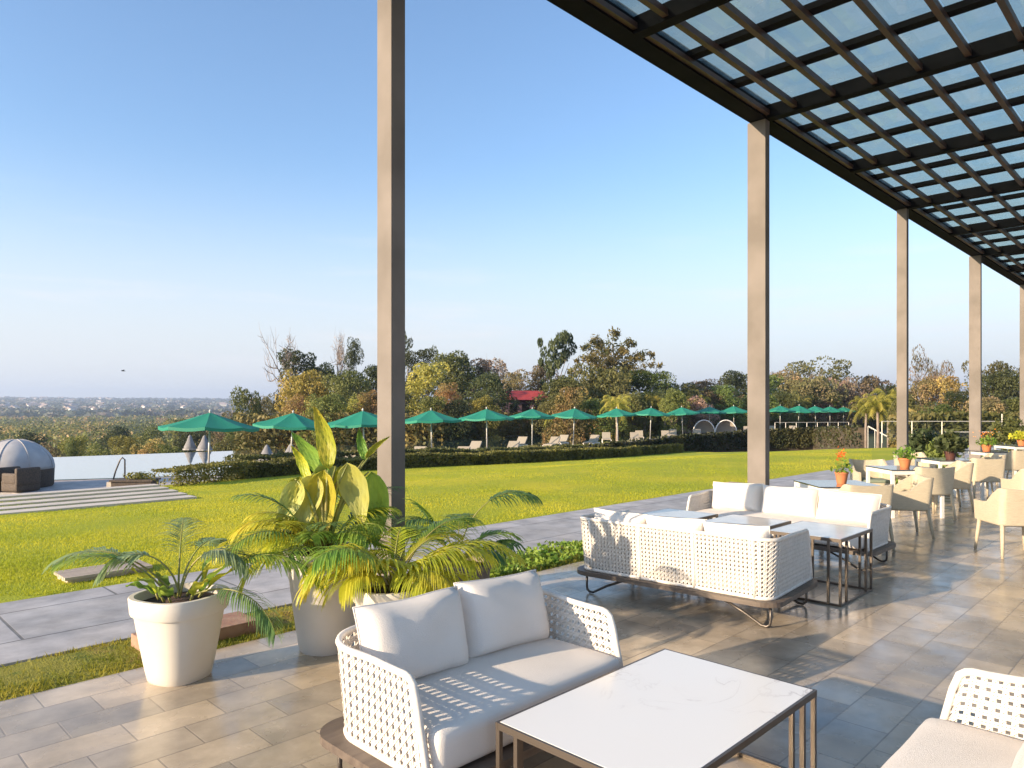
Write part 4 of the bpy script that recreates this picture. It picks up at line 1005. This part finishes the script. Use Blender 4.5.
# ---------------------------------------------------------------- trees
def crown_mesh(name, seed, nl, lobes, size, kind='round', asp=1):
    g = np.random.default_rng(seed); Ps = []
    for k in range(lobes):
        if kind == 'round':
            a = g.uniform(0, 6.28); r = g.uniform(.1, .68); zc = g.uniform(-1, 1); r *= (1-.55*max(0, zc)**2); c = (r*math.cos(a), r*math.sin(a), .50+.40*zc); s = g.uniform(.20, .40)*(1-.3*max(0, zc)); sz = (s, s, s*.8/asp)
        elif kind == 'flat':
            a = g.uniform(0, 6.28); r = g.uniform(.1, .85); c = (r*math.cos(a), r*math.sin(a), .62+.25*g.uniform(-1, 1)); s = g.uniform(.2, .38); sz = (s, s, s*.3)
        elif kind == 'column':
            f = (k+.5)/lobes; c = (g.uniform(-.22, .22), g.uniform(-.22, .22), f); s = (.75*(1-f)**1.3+.28)*g.uniform(.7, 1.3); sz = (s, s, .09)
        elif kind == 'tier':
            a = g.uniform(0, 6.28); f = (k+.5)/lobes; r = .55*(1-f*.6)*g.random(); c = (r*math.cos(a), r*math.sin(a), .15+.8*f); s = g.uniform(.25, .45); sz = (s, s, .07)
        elif kind == 'sparse':
            a = g.uniform(0, 6.28); r = g.uniform(.2, .8); c = (r*math.cos(a), r*math.sin(a), .55+.4*g.uniform(-1, 1)); s = g.uniform(.12, .24); sz = (s, s, s*.4)
        p, _ = leafcloud(nl//lobes, c, sz, 1, seed=seed*100+k, shell=.55); Ps.append(p)
    P = np.concatenate(Ps); zl, zh = np.percentile(P[:, 2], [1, 99.3]); P[:, 2] = np.maximum(-.02, (P[:, 2]-zl)/(zh-zl)*.97)*asp; P[:, :2] *= .95/np.percentile(np.abs(P[:, :2]), 99); rr = np.linalg.norm(P[:, :2], axis=1)
    q = quads('crown', cards(P, size*g.uniform(.55, 1.4, len(P)), seed, .6), LF['olive']); me = q.data; bpy.data.objects.remove(q); me.name = name
    return me
CM = {'round': [crown_mesh('crown_round', s, 6500, 24, .032, 'round', 1.2) for s in (1,2,3,4)], 'r2': [crown_mesh('crown_tall', s, 9000, 36, .032, 'round', 2.1) for s in (61,62,63,64)], 'r3': [crown_mesh('crown_taller', s, 11000, 50, .034, 'round', 3.4) for s in (71,72,73)], 'flat': [crown_mesh('crown_flat', s, 5500, 26, .026, 'flat') for s in (11,12)],
      'column': [crown_mesh('crown_column', s, 4000, 15, .06, 'column') for s in (21,22)], 'tier': [crown_mesh('crown_tier', 31, 3500, 16, .05, 'tier')], 'tall_airy': [crown_mesh('crown_airy', 92, 4200, 34, .042, 'sparse')], 'sparse': [crown_mesh('crown_sparse', s, 2600, 26, .024, 'sparse') for s in (41, 42)]}
def branches(mb, p, d, L, r, depth, g, spread=.55, up=.12, kids=3):
    pts = [p]; dd = d.copy()
    for i in range(4):
        dd = (dd+Vector((g.uniform(-1,1), g.uniform(-1,1), g.uniform(-.5,1)))*.22+Vector((0,0,up*.3))).normalized(); pts.append(pts[-1]+dd*L/4)
    mb.tube(pts, [r*(1-.45*i/4) for i in range(5)], 5 if depth > 1 else 3, cap=False)
    if depth == 0: return
    for k in range(kids):
        f = g.uniform(.45, 1.0) if k else 1.0; q = pts[min(4, int(f*4))]; a = dd.orthogonal().normalized(); a.rotate(Matrix.Rotation(g.uniform(0, 6.28), 3, dd))
        nd = (dd+a*g.uniform(.5, 1.2)*spread*1.4+Vector((0,0,up))).normalized(); branches(mb, q, nd, L*g.uniform(.62, .86), r*.64, depth-1, g, spread, up, kids)
def trunk_mesh(name, seed, kind='bark', bare=False):
    g = random.Random(seed); mb = MB()
    if bare: branches(mb, Vector((0,0,0)), Vector((0,0,1)), .30, .022, 6, g, 1.05, .10, 3)
    else:
        mb.tube([(0,0,0), (.01,.01,.25), (-.01,.02,.5), (.02,0,.8)], [.04,.032,.026,.01], 7)
        for k in range(8):
            a = k*2.4+seed; r = g.uniform(.35, .7); z0 = g.uniform(.2, .5); mb.tube([(0,0,z0), (r*.45*math.cos(a), r*.45*math.sin(a), z0+.16), (r*math.cos(a), r*math.sin(a), z0+.34)], [.018,.012,.004], 5)
    me = bpy.data.meshes.new(name); me.from_pydata(mb.v, [], mb.f); me.materials.append(M[kind]); me.update(); return me
TM = [trunk_mesh('trunk', s) for s in (1, 2)]; TMP = trunk_mesh('trunk_pale', 3, 'palebark'); BT = [trunk_mesh('bare_branches', s, 'palebark', True) for s in (5, 8, 13)]
tid = 0
def tree(x, ytop, wpx, D, kind, col, label, base=None, hbf=None, pale=False, group='trees beyond the pool', name='tree', cat='tree', squash=1):
    global tid; tid += 1
    p = PX(x, D); z0 = terr(p.x, p.y) if base is None else base; zt = CH_H-(ytop-HZ)*D/FPX; h = zt-z0; wd = wpx*D/FPX/2
    t = thing(name, label, cat, (p.x, p.y, z0), tid*1.7, group)
    if kind == 'bare':
        me = BT[tid % 3]; o = bpy.data.objects.new('branches', me); link(o, t); vv = np.array([v.co[:] for v in me.vertices])
        kx = wd/np.percentile(np.abs(vv[:, :2]), 98); kz = h/vv[:, 2].max(); o.scale = (kx, kx, kz); return t
    zr = (h*(1-(hbf if hbf is not None else .12)))/(wd/.95); ak = 1
    if kind == 'round':
        kind2, ak = ('round', 1.2) if zr < 1.6 else (('r2', 2.1) if zr < 2.7 else ('r3', 3.4))
    else: kind2 = kind
    ms = CM[kind2]; o = bpy.data.objects.new('crown', ms[tid % len(ms)]); link(o, t)
    hb = h*(.0 if kind in ('column', 'tier') else .12); zs = (h-hb)/(.98 if kind != 'round' else .97)
    if kind == 'flat': hb = h*.35; zs = (h-hb)/.97
    if kind == 'sparse': hb = h*.15; zs = (h-hb)/1.0
    if hbf is not None: hb = h*hbf; zs = (h-hb)/.97
    o.scale = (wd/.95, wd/.95, zs/ak); o.location = (0,0,hb)
    o.material_slots[0].link = 'OBJECT'; o.material_slots[0].material = LF[col]
    tr = bpy.data.objects.new('trunk', TMP if pale else TM[tid % 2]); link(tr, t); tr.scale = (min(wd, h*.6), min(wd, h*.6), h*.95)
    return t
T = [
 (262,398,34,90,'round','brown','small brown rounded tree at the left foot of the wooded rise'),
 (281,391,36,80,'round','olive','olive tree below the big bare tree'),
 (291,321,66,72,'bare','','big bare grey tree at the left end of the wooded rise'),
 (300,352,52,73,'round','dark','dark leafy clump in the fork of the big bare tree'),
 (303,372,66,68,'round','yellow','bright yellow tree under the big bare tree'),
 (336,324,44,76,'bare','','slender bare tree right of the big bare one'),
 (325,366,58,74,'round','olive','olive tree at the foot of the slender bare tree'),
 (354,340,24,70,'round','dark','dark vine covered column tree left of the nearest post'),
 (349,372,60,66,'round','olive','dusky olive tree under the dark column tree'),
 (376,366,54,74,'round','dark','dark rounded tree partly hidden by the nearest post'),
 (372,392,40,60,'round','orange','rusty orange shrub left of the nearest post'),
 (408,326,34,84,'sparse','dark','tall dark airy tree just behind the nearest post'),
 (418,350,44,78,'round','dark','dark green crown right of the nearest post'),
 (428,364,64,68,'round','yellow','yellow green tree right of the nearest post'),
 (455,354,72,74,'round','olive','wide olive tree above the fourth umbrella'),
 (446,346,40,84,'sparse','olive','thin olive treetop above the fourth umbrella'),
 (447,384,34,60,'round','orange','orange leaved shrub above the fourth umbrella'),
 (484,360,66,76,'round','pink','pinkish brown tree left of the red roof'),
 (489,374,56,64,'round','dark','dark tree above the fifth umbrella'),
 (512,372,44,82,'round','brown','brown tree behind the red roof'),
 (498,352,40,86,'bare','','small bare tree above the fifth umbrella'),
 (540,366,44,84,'round','brown','brown tree between the red roof and the tall dark tree'),
 (562,378,64,66,'round','olive','olive tree below the tall dark tiered tree'),
 (605,366,90,70,'round','olive','olive green tree at the foot of the bamboo'),
 (650,372,70,72,'round','green','green tree at the right foot of the bamboo'),
 (683,384,60,76,'round','olive','low olive tree above the tenth umbrella'),
 (672,390,36,64,'round','green','green shrub above the tenth umbrella'),
 (706,381,58,80,'round','brown','reddish brown tree above the eleventh umbrella'),
 (735,372,46,86,'round','dark','dark green tree just left of the second post'),
 (724,386,50,76,'round','green','mid green tree above the twelfth umbrella'),
 (764,374,50,90,'round','green','green tree hidden partly by the second post'),
 (788,372,60,92,'round','brown','brownish tree right of the second post'),
 (815,361,84,96,'flat','olive','broad flat topped olive tree between second and third posts'),
 (812,378,70,88,'round','brown','brown tree under the broad flat topped one'),
 (803,366,50,94,'bare','','pale bare branches showing in the broad flat topped tree'),
 (845,380,56,90,'round','pink','pinkish tree right of the broad flat topped one'),
 (872,377,60,94,'round','brown','reddish brown tree left of the third post'),
 (892,386,44,88,'round','dark','dark tree partly behind the third post'),
 (931,346,40,62,'sparse','brown','tall sparse brown treetop between third and fourth posts'),
 (931,352,46,63,'bare','','branching frame of the tall sparse tree between third and fourth posts'),
 (921,378,54,60,'round','brown','brown tree under the tall sparse one'),
 (950,377,46,58,'round','orange','orange leaved tree left of the fourth post'),
 (955,392,36,52,'round','dark','dark green tree left of the fourth post'),
 (996,361,66,60,'flat','olive','dark olive flat topped tree right of the fourth post'),
 (994,372,62,56,'round','dark','dark rounded tree right of the fourth post'),
 (1030,364,60,62,'round','olive','olive tree at the right picture edge'),
 (908,396,40,48,'round','olive','low olive tree right of the third post'),
 (940,404,44,44,'round','green','low green tree beyond the glass balustrade'),
 (985,398,44,46,'round','brown','low brown tree beyond the glass balustrade'),
 (1015,398,40,46,'round','olive','low olive tree beyond the glass balustrade at right'),
]
for a in T: tree(*a, pale=(a[4] in ('sparse', 'flat')))
tree(557, 334, 38, 78, 'tall_airy', 'dark', 'tall dark tree with a clumpy airy crown left of the bamboo', hbf=.42)
sc_ = ['olive', 'yellow', 'green', 'brown', 'olive', 'orange', 'dark', 'yellow', 'pink', 'green']; cn_ = {'olive': 'olive', 'yellow': 'yellowish', 'green': 'fresh green', 'brown': 'brown', 'orange': 'rusty orange', 'dark': 'dark green', 'pink': 'pinkish brown'}
gs = random.Random(44)
for i in range(16):
    xa = UM[i][0]; xb2 = UM[i+1][0]
    for q in range(2 if xb2-xa > 24 else 1):
        x = xa+(xb2-xa)*(.5 if q == 0 else 0.02)+gs.uniform(-3, 3)
        if x < 240 or 496 < x < 552: continue
        c = sc_[(i*2+q*3) % 10]; D = max(gs.uniform(57, 62), UM[i+1][1]+gs.uniform(5, 8))
        where = ('between the %s and %s umbrellas from the left' % (ordn[i], ordn[i+1])) if q == 0 else ('directly behind the %s umbrella from the left' % ordn[i])
        tree(x, gs.uniform(388, 402), gs.uniform(34, 52)*62/max(60, D*.85), D, 'round', c, cn_[c]+' bush '+where, hbf=.0, name='bush', cat='bush', group='bushes behind the umbrellas')
# bamboo
p = PX(612, 74); t = thing('bamboo', 'tall feathery bamboo clump with arching tops above the eighth umbrella', 'bamboo', (p.x, p.y, -1.6))
g = random.Random(5); mb = MB(); Ps = []; Pz = []
tops = [(583,346,-.3),(592,339,0),(600,343,.1),(608,350,.2),(617,331,.3),(626,349,.3),(634,342,.4),(642,356,.6),(652,353,.9),(660,364,1.0),(664,374,.9),(577,358,-.4),(570,370,-.5),(588,356,.1),(612,360,.2),(631,365,.3),(647,371,.6)]
for (x, y, ln) in tops:
    D = 74+g.uniform(-3, 3); e = PX(x, D, CH_H-(y-HZ)*D/FPX)-Vector((p.x, p.y, -1.6)); b = Vector((g.uniform(-1,1), g.uniform(-1,1), 0))
    rt = Vector((ST, -CT, 0)); pts = []
    for i in range(11): f = i/10; q = b.lerp(Vector((e.x, e.y, e.z)), f); q -= rt*ln*2.2*math.sin(math.pi*f)*.5; q.z = e.z*(math.sin(f*math.pi/2*1.12)/math.sin(math.pi/2*.96)); pts.append(q)
    mb.tube(pts, [.06*(1-.9*i/10) for i in range(11)], 4)
    for i in range(3, 11):
        for _ in range(46):
            s_ = .75*(1-i/10)**.8+.24; Ps.append(tuple(pts[i]+Vector((g.gauss(0, s_*.6), g.gauss(0, s_*.6), g.gauss(-.1, s_*.55)))))
mb.build('culms', M['palebark'], t)
bm_ = quads('foliage', cards(np.array(Ps), np.random.default_rng(2).uniform(.13, .32, len(Ps)), 4, .3), leafm('leaf_bamboo', (.16,.14,.05), (.09,.11,.035), .35, .35, c3=(.28,.20,.07)), t)
# small palms
def palm_proto():
    t = thing('palm_tree', '-', 'palm', (0,0,0), 0, 'yellowish palms by the pool'); g = random.Random(3)
    MB().tube([(0,0,0),(.05,0,1),(0,.04,2.2)], [.16,.12,.10], 8).build('trunk', M['palebark'], t, smooth=True)
    mb = MB()
    for k in range(22):
        a = k*2.4; el = rad(80-58*(k/22)); pts = arc((0,0,2.15), a, el, 1.9, 1.9, 8)
        for i in range(1, 9):
            for sgn in (-1, 1):
                d = (pts[i]-pts[i-1]).normalized(); sd = d.cross(Vector((0,0,1))).normalized()*sgn
                for q in (0, .5):
                    b = pts[i-1].lerp(pts[i], q); e = b+(sd+d*.6+Vector((0,0,-.55))).normalized()*.45
                    mb.add([b, b+d*.09, e], [(0,1,2)])
    mb.build('crown', LF['palm'], t); return t
pm = palm_proto(); PLM = [(878,50,1.15,'yellow green palm left of the third post, nearest the lawn'),(889,51,1.25,'yellow green palm close to the left side of the third post'),(866,53,1.1,'yellow green palm farther left of the third post'),
 (590,62,1.2,'small golden palm behind the seventh umbrella'),(555,60,1.0,'small golden palm behind the sixth umbrella'),(617,58,1.25,'small golden palm behind the eighth umbrella'),(645,66,1.3,'small golden palm behind the ninth umbrella'),(665,66,1.25,'small golden palm behind the tenth umbrella'),(697,72,1.3,'small golden palm behind the eleventh umbrella'),(752,80,1.35,'small golden palm behind the second post'),(800,84,1.3,'small golden palm behind the last umbrellas'),(829,88,1.5,'small golden palm right of the last umbrellas')]
for i, (x, D, s_, l) in enumerate(PLM):
    q = PX(x, D); z0 = -1.3 if i < 3 else terr(q.x, q.y)
    if i == 0: pm.location = (q.x, q.y, z0); pm.scale = (s_*.7, s_*.7, s_*1.1); pm['label'] = l
    else: dup(pm, (q.x, q.y, z0), i*1.3, l, scale=(s_*.7, s_*.7, s_*1.1))
# undergrowth behind the pool as one mass
g = np.random.default_rng(12); P = []; Sz = []
for _ in range(60000):
    x = g.uniform(235, 1060); D = 56+max(0, (x-430))*.095+g.uniform(0, 9)
    if x > 890: D = g.uniform(40, 46)
    q = PX(x, D); top = CH_H-((414+8*noise.noise(Vector((x/22, D/5, 0))))-HZ)*D/FPX; b = -1.6
    P.append((q.x, q.y, b+(top-b)*g.random()**.8)); Sz.append(g.uniform(.10, .26))
ug = leafm('leaf_undergrowth', (.12,.12,.035), (.34,.26,.08), .3, .25, c3=(.20,.17,.06), rnd=0)
tag(quads('undergrowth', cards(np.array(P), np.array(Sz), 6), ug), 'tangled undergrowth filling the ground below the trees beyond the pool', 'undergrowth', kind='stuff')
# left wood: individual near trees then the mass
cols = ['olive','green','yellow','dark','orange','brown']
LW = [(12,452,40,58,0,'behind the dome daybed'),(52,446,44,66,5,'just right of the dome daybed'),(75,437,40,80,2,'above the left part of the pool'),(72,440,22,78,1,''),(100,447,48,62,1,'above the handrail'),(128,437,42,74,2,'above the right of the handrail'),(150,441,44,66,4,'left of the first umbrella'),(150,428,44,100,0,''),(172,446,44,60,1,'under the left rim of the first umbrella'),(190,432,44,76,3,'left behind the first umbrella canopy'),(222,440,44,60,0,'under the right rim of the first umbrella'),(238,424,48,80,1,'between the first two umbrellas'),(250,436,40,60,2,'left of the second umbrella'),(226,414,40,110,5,'above the first umbrella'),(205,418,44,130,3,''),(30,432,44,100,3,''),(112,428,46,110,3,''),(180,420,44,130,0,'')]
for x, y, w_, D, c, l in LW:
    cn = {'olive':'olive','green':'green','yellow':'pale yellow','dark':'dark green','orange':'rusty orange','brown':'brown'}[cols[c]]
    lab = cn+' tree across the pool, '+l if l else {3:'dark green tree standing deeper in the valley wood beyond the pool',0:'olive tree standing deeper in the valley wood beyond the pool',1:'small fresh green tree in the valley wood beyond the pool'}[c]
    tree(x, y, w_, D, 'round', cols[c], lab, group='trees in the valley beyond the pool')
g = np.random.default_rng(21); P = []; Sz = []
for _ in range(2600):                       # clumps
    D = 92*(900/92)**(g.random()**.9); x = g.uniform(-60, 300)
    q = PX(x, D); zg = terr(q.x, q.y); h = g.uniform(6, 9.2); w_ = g.uniform(2.5, 4.5)
    n = 90 if D < 150 else 36; sz = .22 if D < 150 else .55*max(1, D/300)
    p = g.normal(size=(n, 3)); p /= np.linalg.norm(p, axis=1)[:, None]; p *= (.5+.5*g.random((n, 1)))
    P.append(np.array([q.x, q.y, zg+h*.55])+p*np.array([w_, w_, h*.45])); Sz.append(np.full(n, sz)*g.uniform(.6, 1.3, n))
wood = leafm('leaf_valley', (.08,.10,.035), (.52,.34,.15), .3, .05, c3=(.22,.23,.05), rnd=0)
tag(quads('valley_wood', cards(np.concatenate(P), np.concatenate(Sz), 8), wood), 'mixed green and autumn coloured wood filling the valley', 'woodland', kind='stuff')
g = np.random.default_rng(22); P = []; Sz = []
for _ in range(9000):
    D = 850*(5200/850)**(g.random()); x = g.uniform(-80, 420); q = PX(x, D); zg = terr(q.x, q.y)
    if noise.noise(Vector((q.x/260, q.y/260, 3))) < -.12 and D < 3600: continue
    n = 8; w_ = g.uniform(5, 12)*(1+D/6000)
    p = g.normal(size=(n, 3)); p /= np.linalg.norm(p, axis=1)[:, None]
    P.append(np.array([q.x, q.y, zg+5])+p*np.array([w_, w_, 6])*.7); Sz.append(np.full(n, w_*.55))
tag(quads('hillside_wood', cards(np.concatenate(P), np.concatenate(Sz), 9, .9, 1.0), LF['far']), 'distant bluish woodland covering the far hills', 'woodland', kind='stuff')
# far houses
hs = thing('far_house', 'tiny pale house among trees on the far hillside', 'house', (0,0,0), 0, 'houses on the far hillside')
MB().box(-7, 7, -5, 5, 0, 9).build('wall', M['white'], hs)
MB().add([(-8,-6,9.02),(8,-6,9.02),(8,6,9.02),(-8,6,9.02),(-8,0,12),(8,0,12)], [(0,1,5,4),(2,3,4,5),(0,4,3),(1,2,5),(3,2,1,0)]).build('roof', mat('far_roof', (.42,.32,.27), .8), hs)
g = np.random.default_rng(31)
for i in range(70):
    D = g.uniform(1300, 3600); x = g.choice([g.uniform(0, 110), g.uniform(0, 250)]); q = PX(x, D); loc = (q.x, q.y, terr(q.x, q.y)+3); s_ = g.uniform(.7, 1.2)
    if i == 0: hs.location = loc; hs.scale = (s_,)*3
    else: dup(hs, loc, g.uniform(0, 3), scale=(s_*g.uniform(.8,1.6), s_, s_))
# red-roofed building
q = PX(524, 72); t = thing('red_roof_pavilion', 'pavilion with a bright red roof among the trees', 'building', (q.x, q.y, -1.6), TH-rad(90)+.1)
def zy(y, D=72): return CH_H-(y-HZ)*D/FPX+1.6
e, r_ = zy(399), zy(390.5)
MB().box(-2.0, 2.0, -1.2, 3, 0, e-.02).build('wall', M['purple'], t)
mb = MB(); mb.add([(-2.4,-1.9,e-.1),(2.4,-1.9,e-.1),(2.4,3.6,e-.1),(-2.4,3.6,e-.1),(-2.0,1.0,r_),(2.0,1.0,r_)], [(0,1,5,4),(2,3,4,5),(0,4,3),(1,2,5),(3,2,1,0)]); mb.build('roof', M['redroof'], t)
for x in (-1.2, 0, 1.2): MB().box(x-.35, x+.35, -1.24, -1.203, e-1.4, e-.5).build('window', M['steel'], t)
# small bird
q = PX(123, 60, CH_H+(HZ-371)*60/FPX); mb = MB()
mb.tube([(-.16,0,0), (-.05,0,.02), (.08,0,.01), (.2,0,0)], [.01,.05,.04,.008], 6)
mb.add([(-.04,0,.02),(.08,0,.02),(-.02,.42,.14),(-.04,-.0,.02),(.08,-.0,.02),(-.02,-.42,.14)], [(0,1,2),(4,3,5)])
tag(mb.build('bird', M['steel'], loc=q), 'tiny dark bird flying in the sky at left', 'bird')
# ---------------------------------------------------------------- haze
hz = MB().box(-5600, 5600, -5600, 5600, -60, 120)
m = bpy.data.materials.new('haze'); m.use_nodes = True; t = m.node_tree; t.nodes.clear(); o = t.nodes.new('ShaderNodeOutputMaterial'); v = t.nodes.new('ShaderNodeVolumePrincipled')
v.inputs['Color'].default_value = (.64,.77,1,1); v.inputs['Density'].default_value = .00027; v.inputs['Anisotropy'].default_value = .2
t.links.new(v.outputs[0], o.inputs['Volume'])
HAZE = True
if HAZE: tag(hz.build('haze', m), kind='stuff')
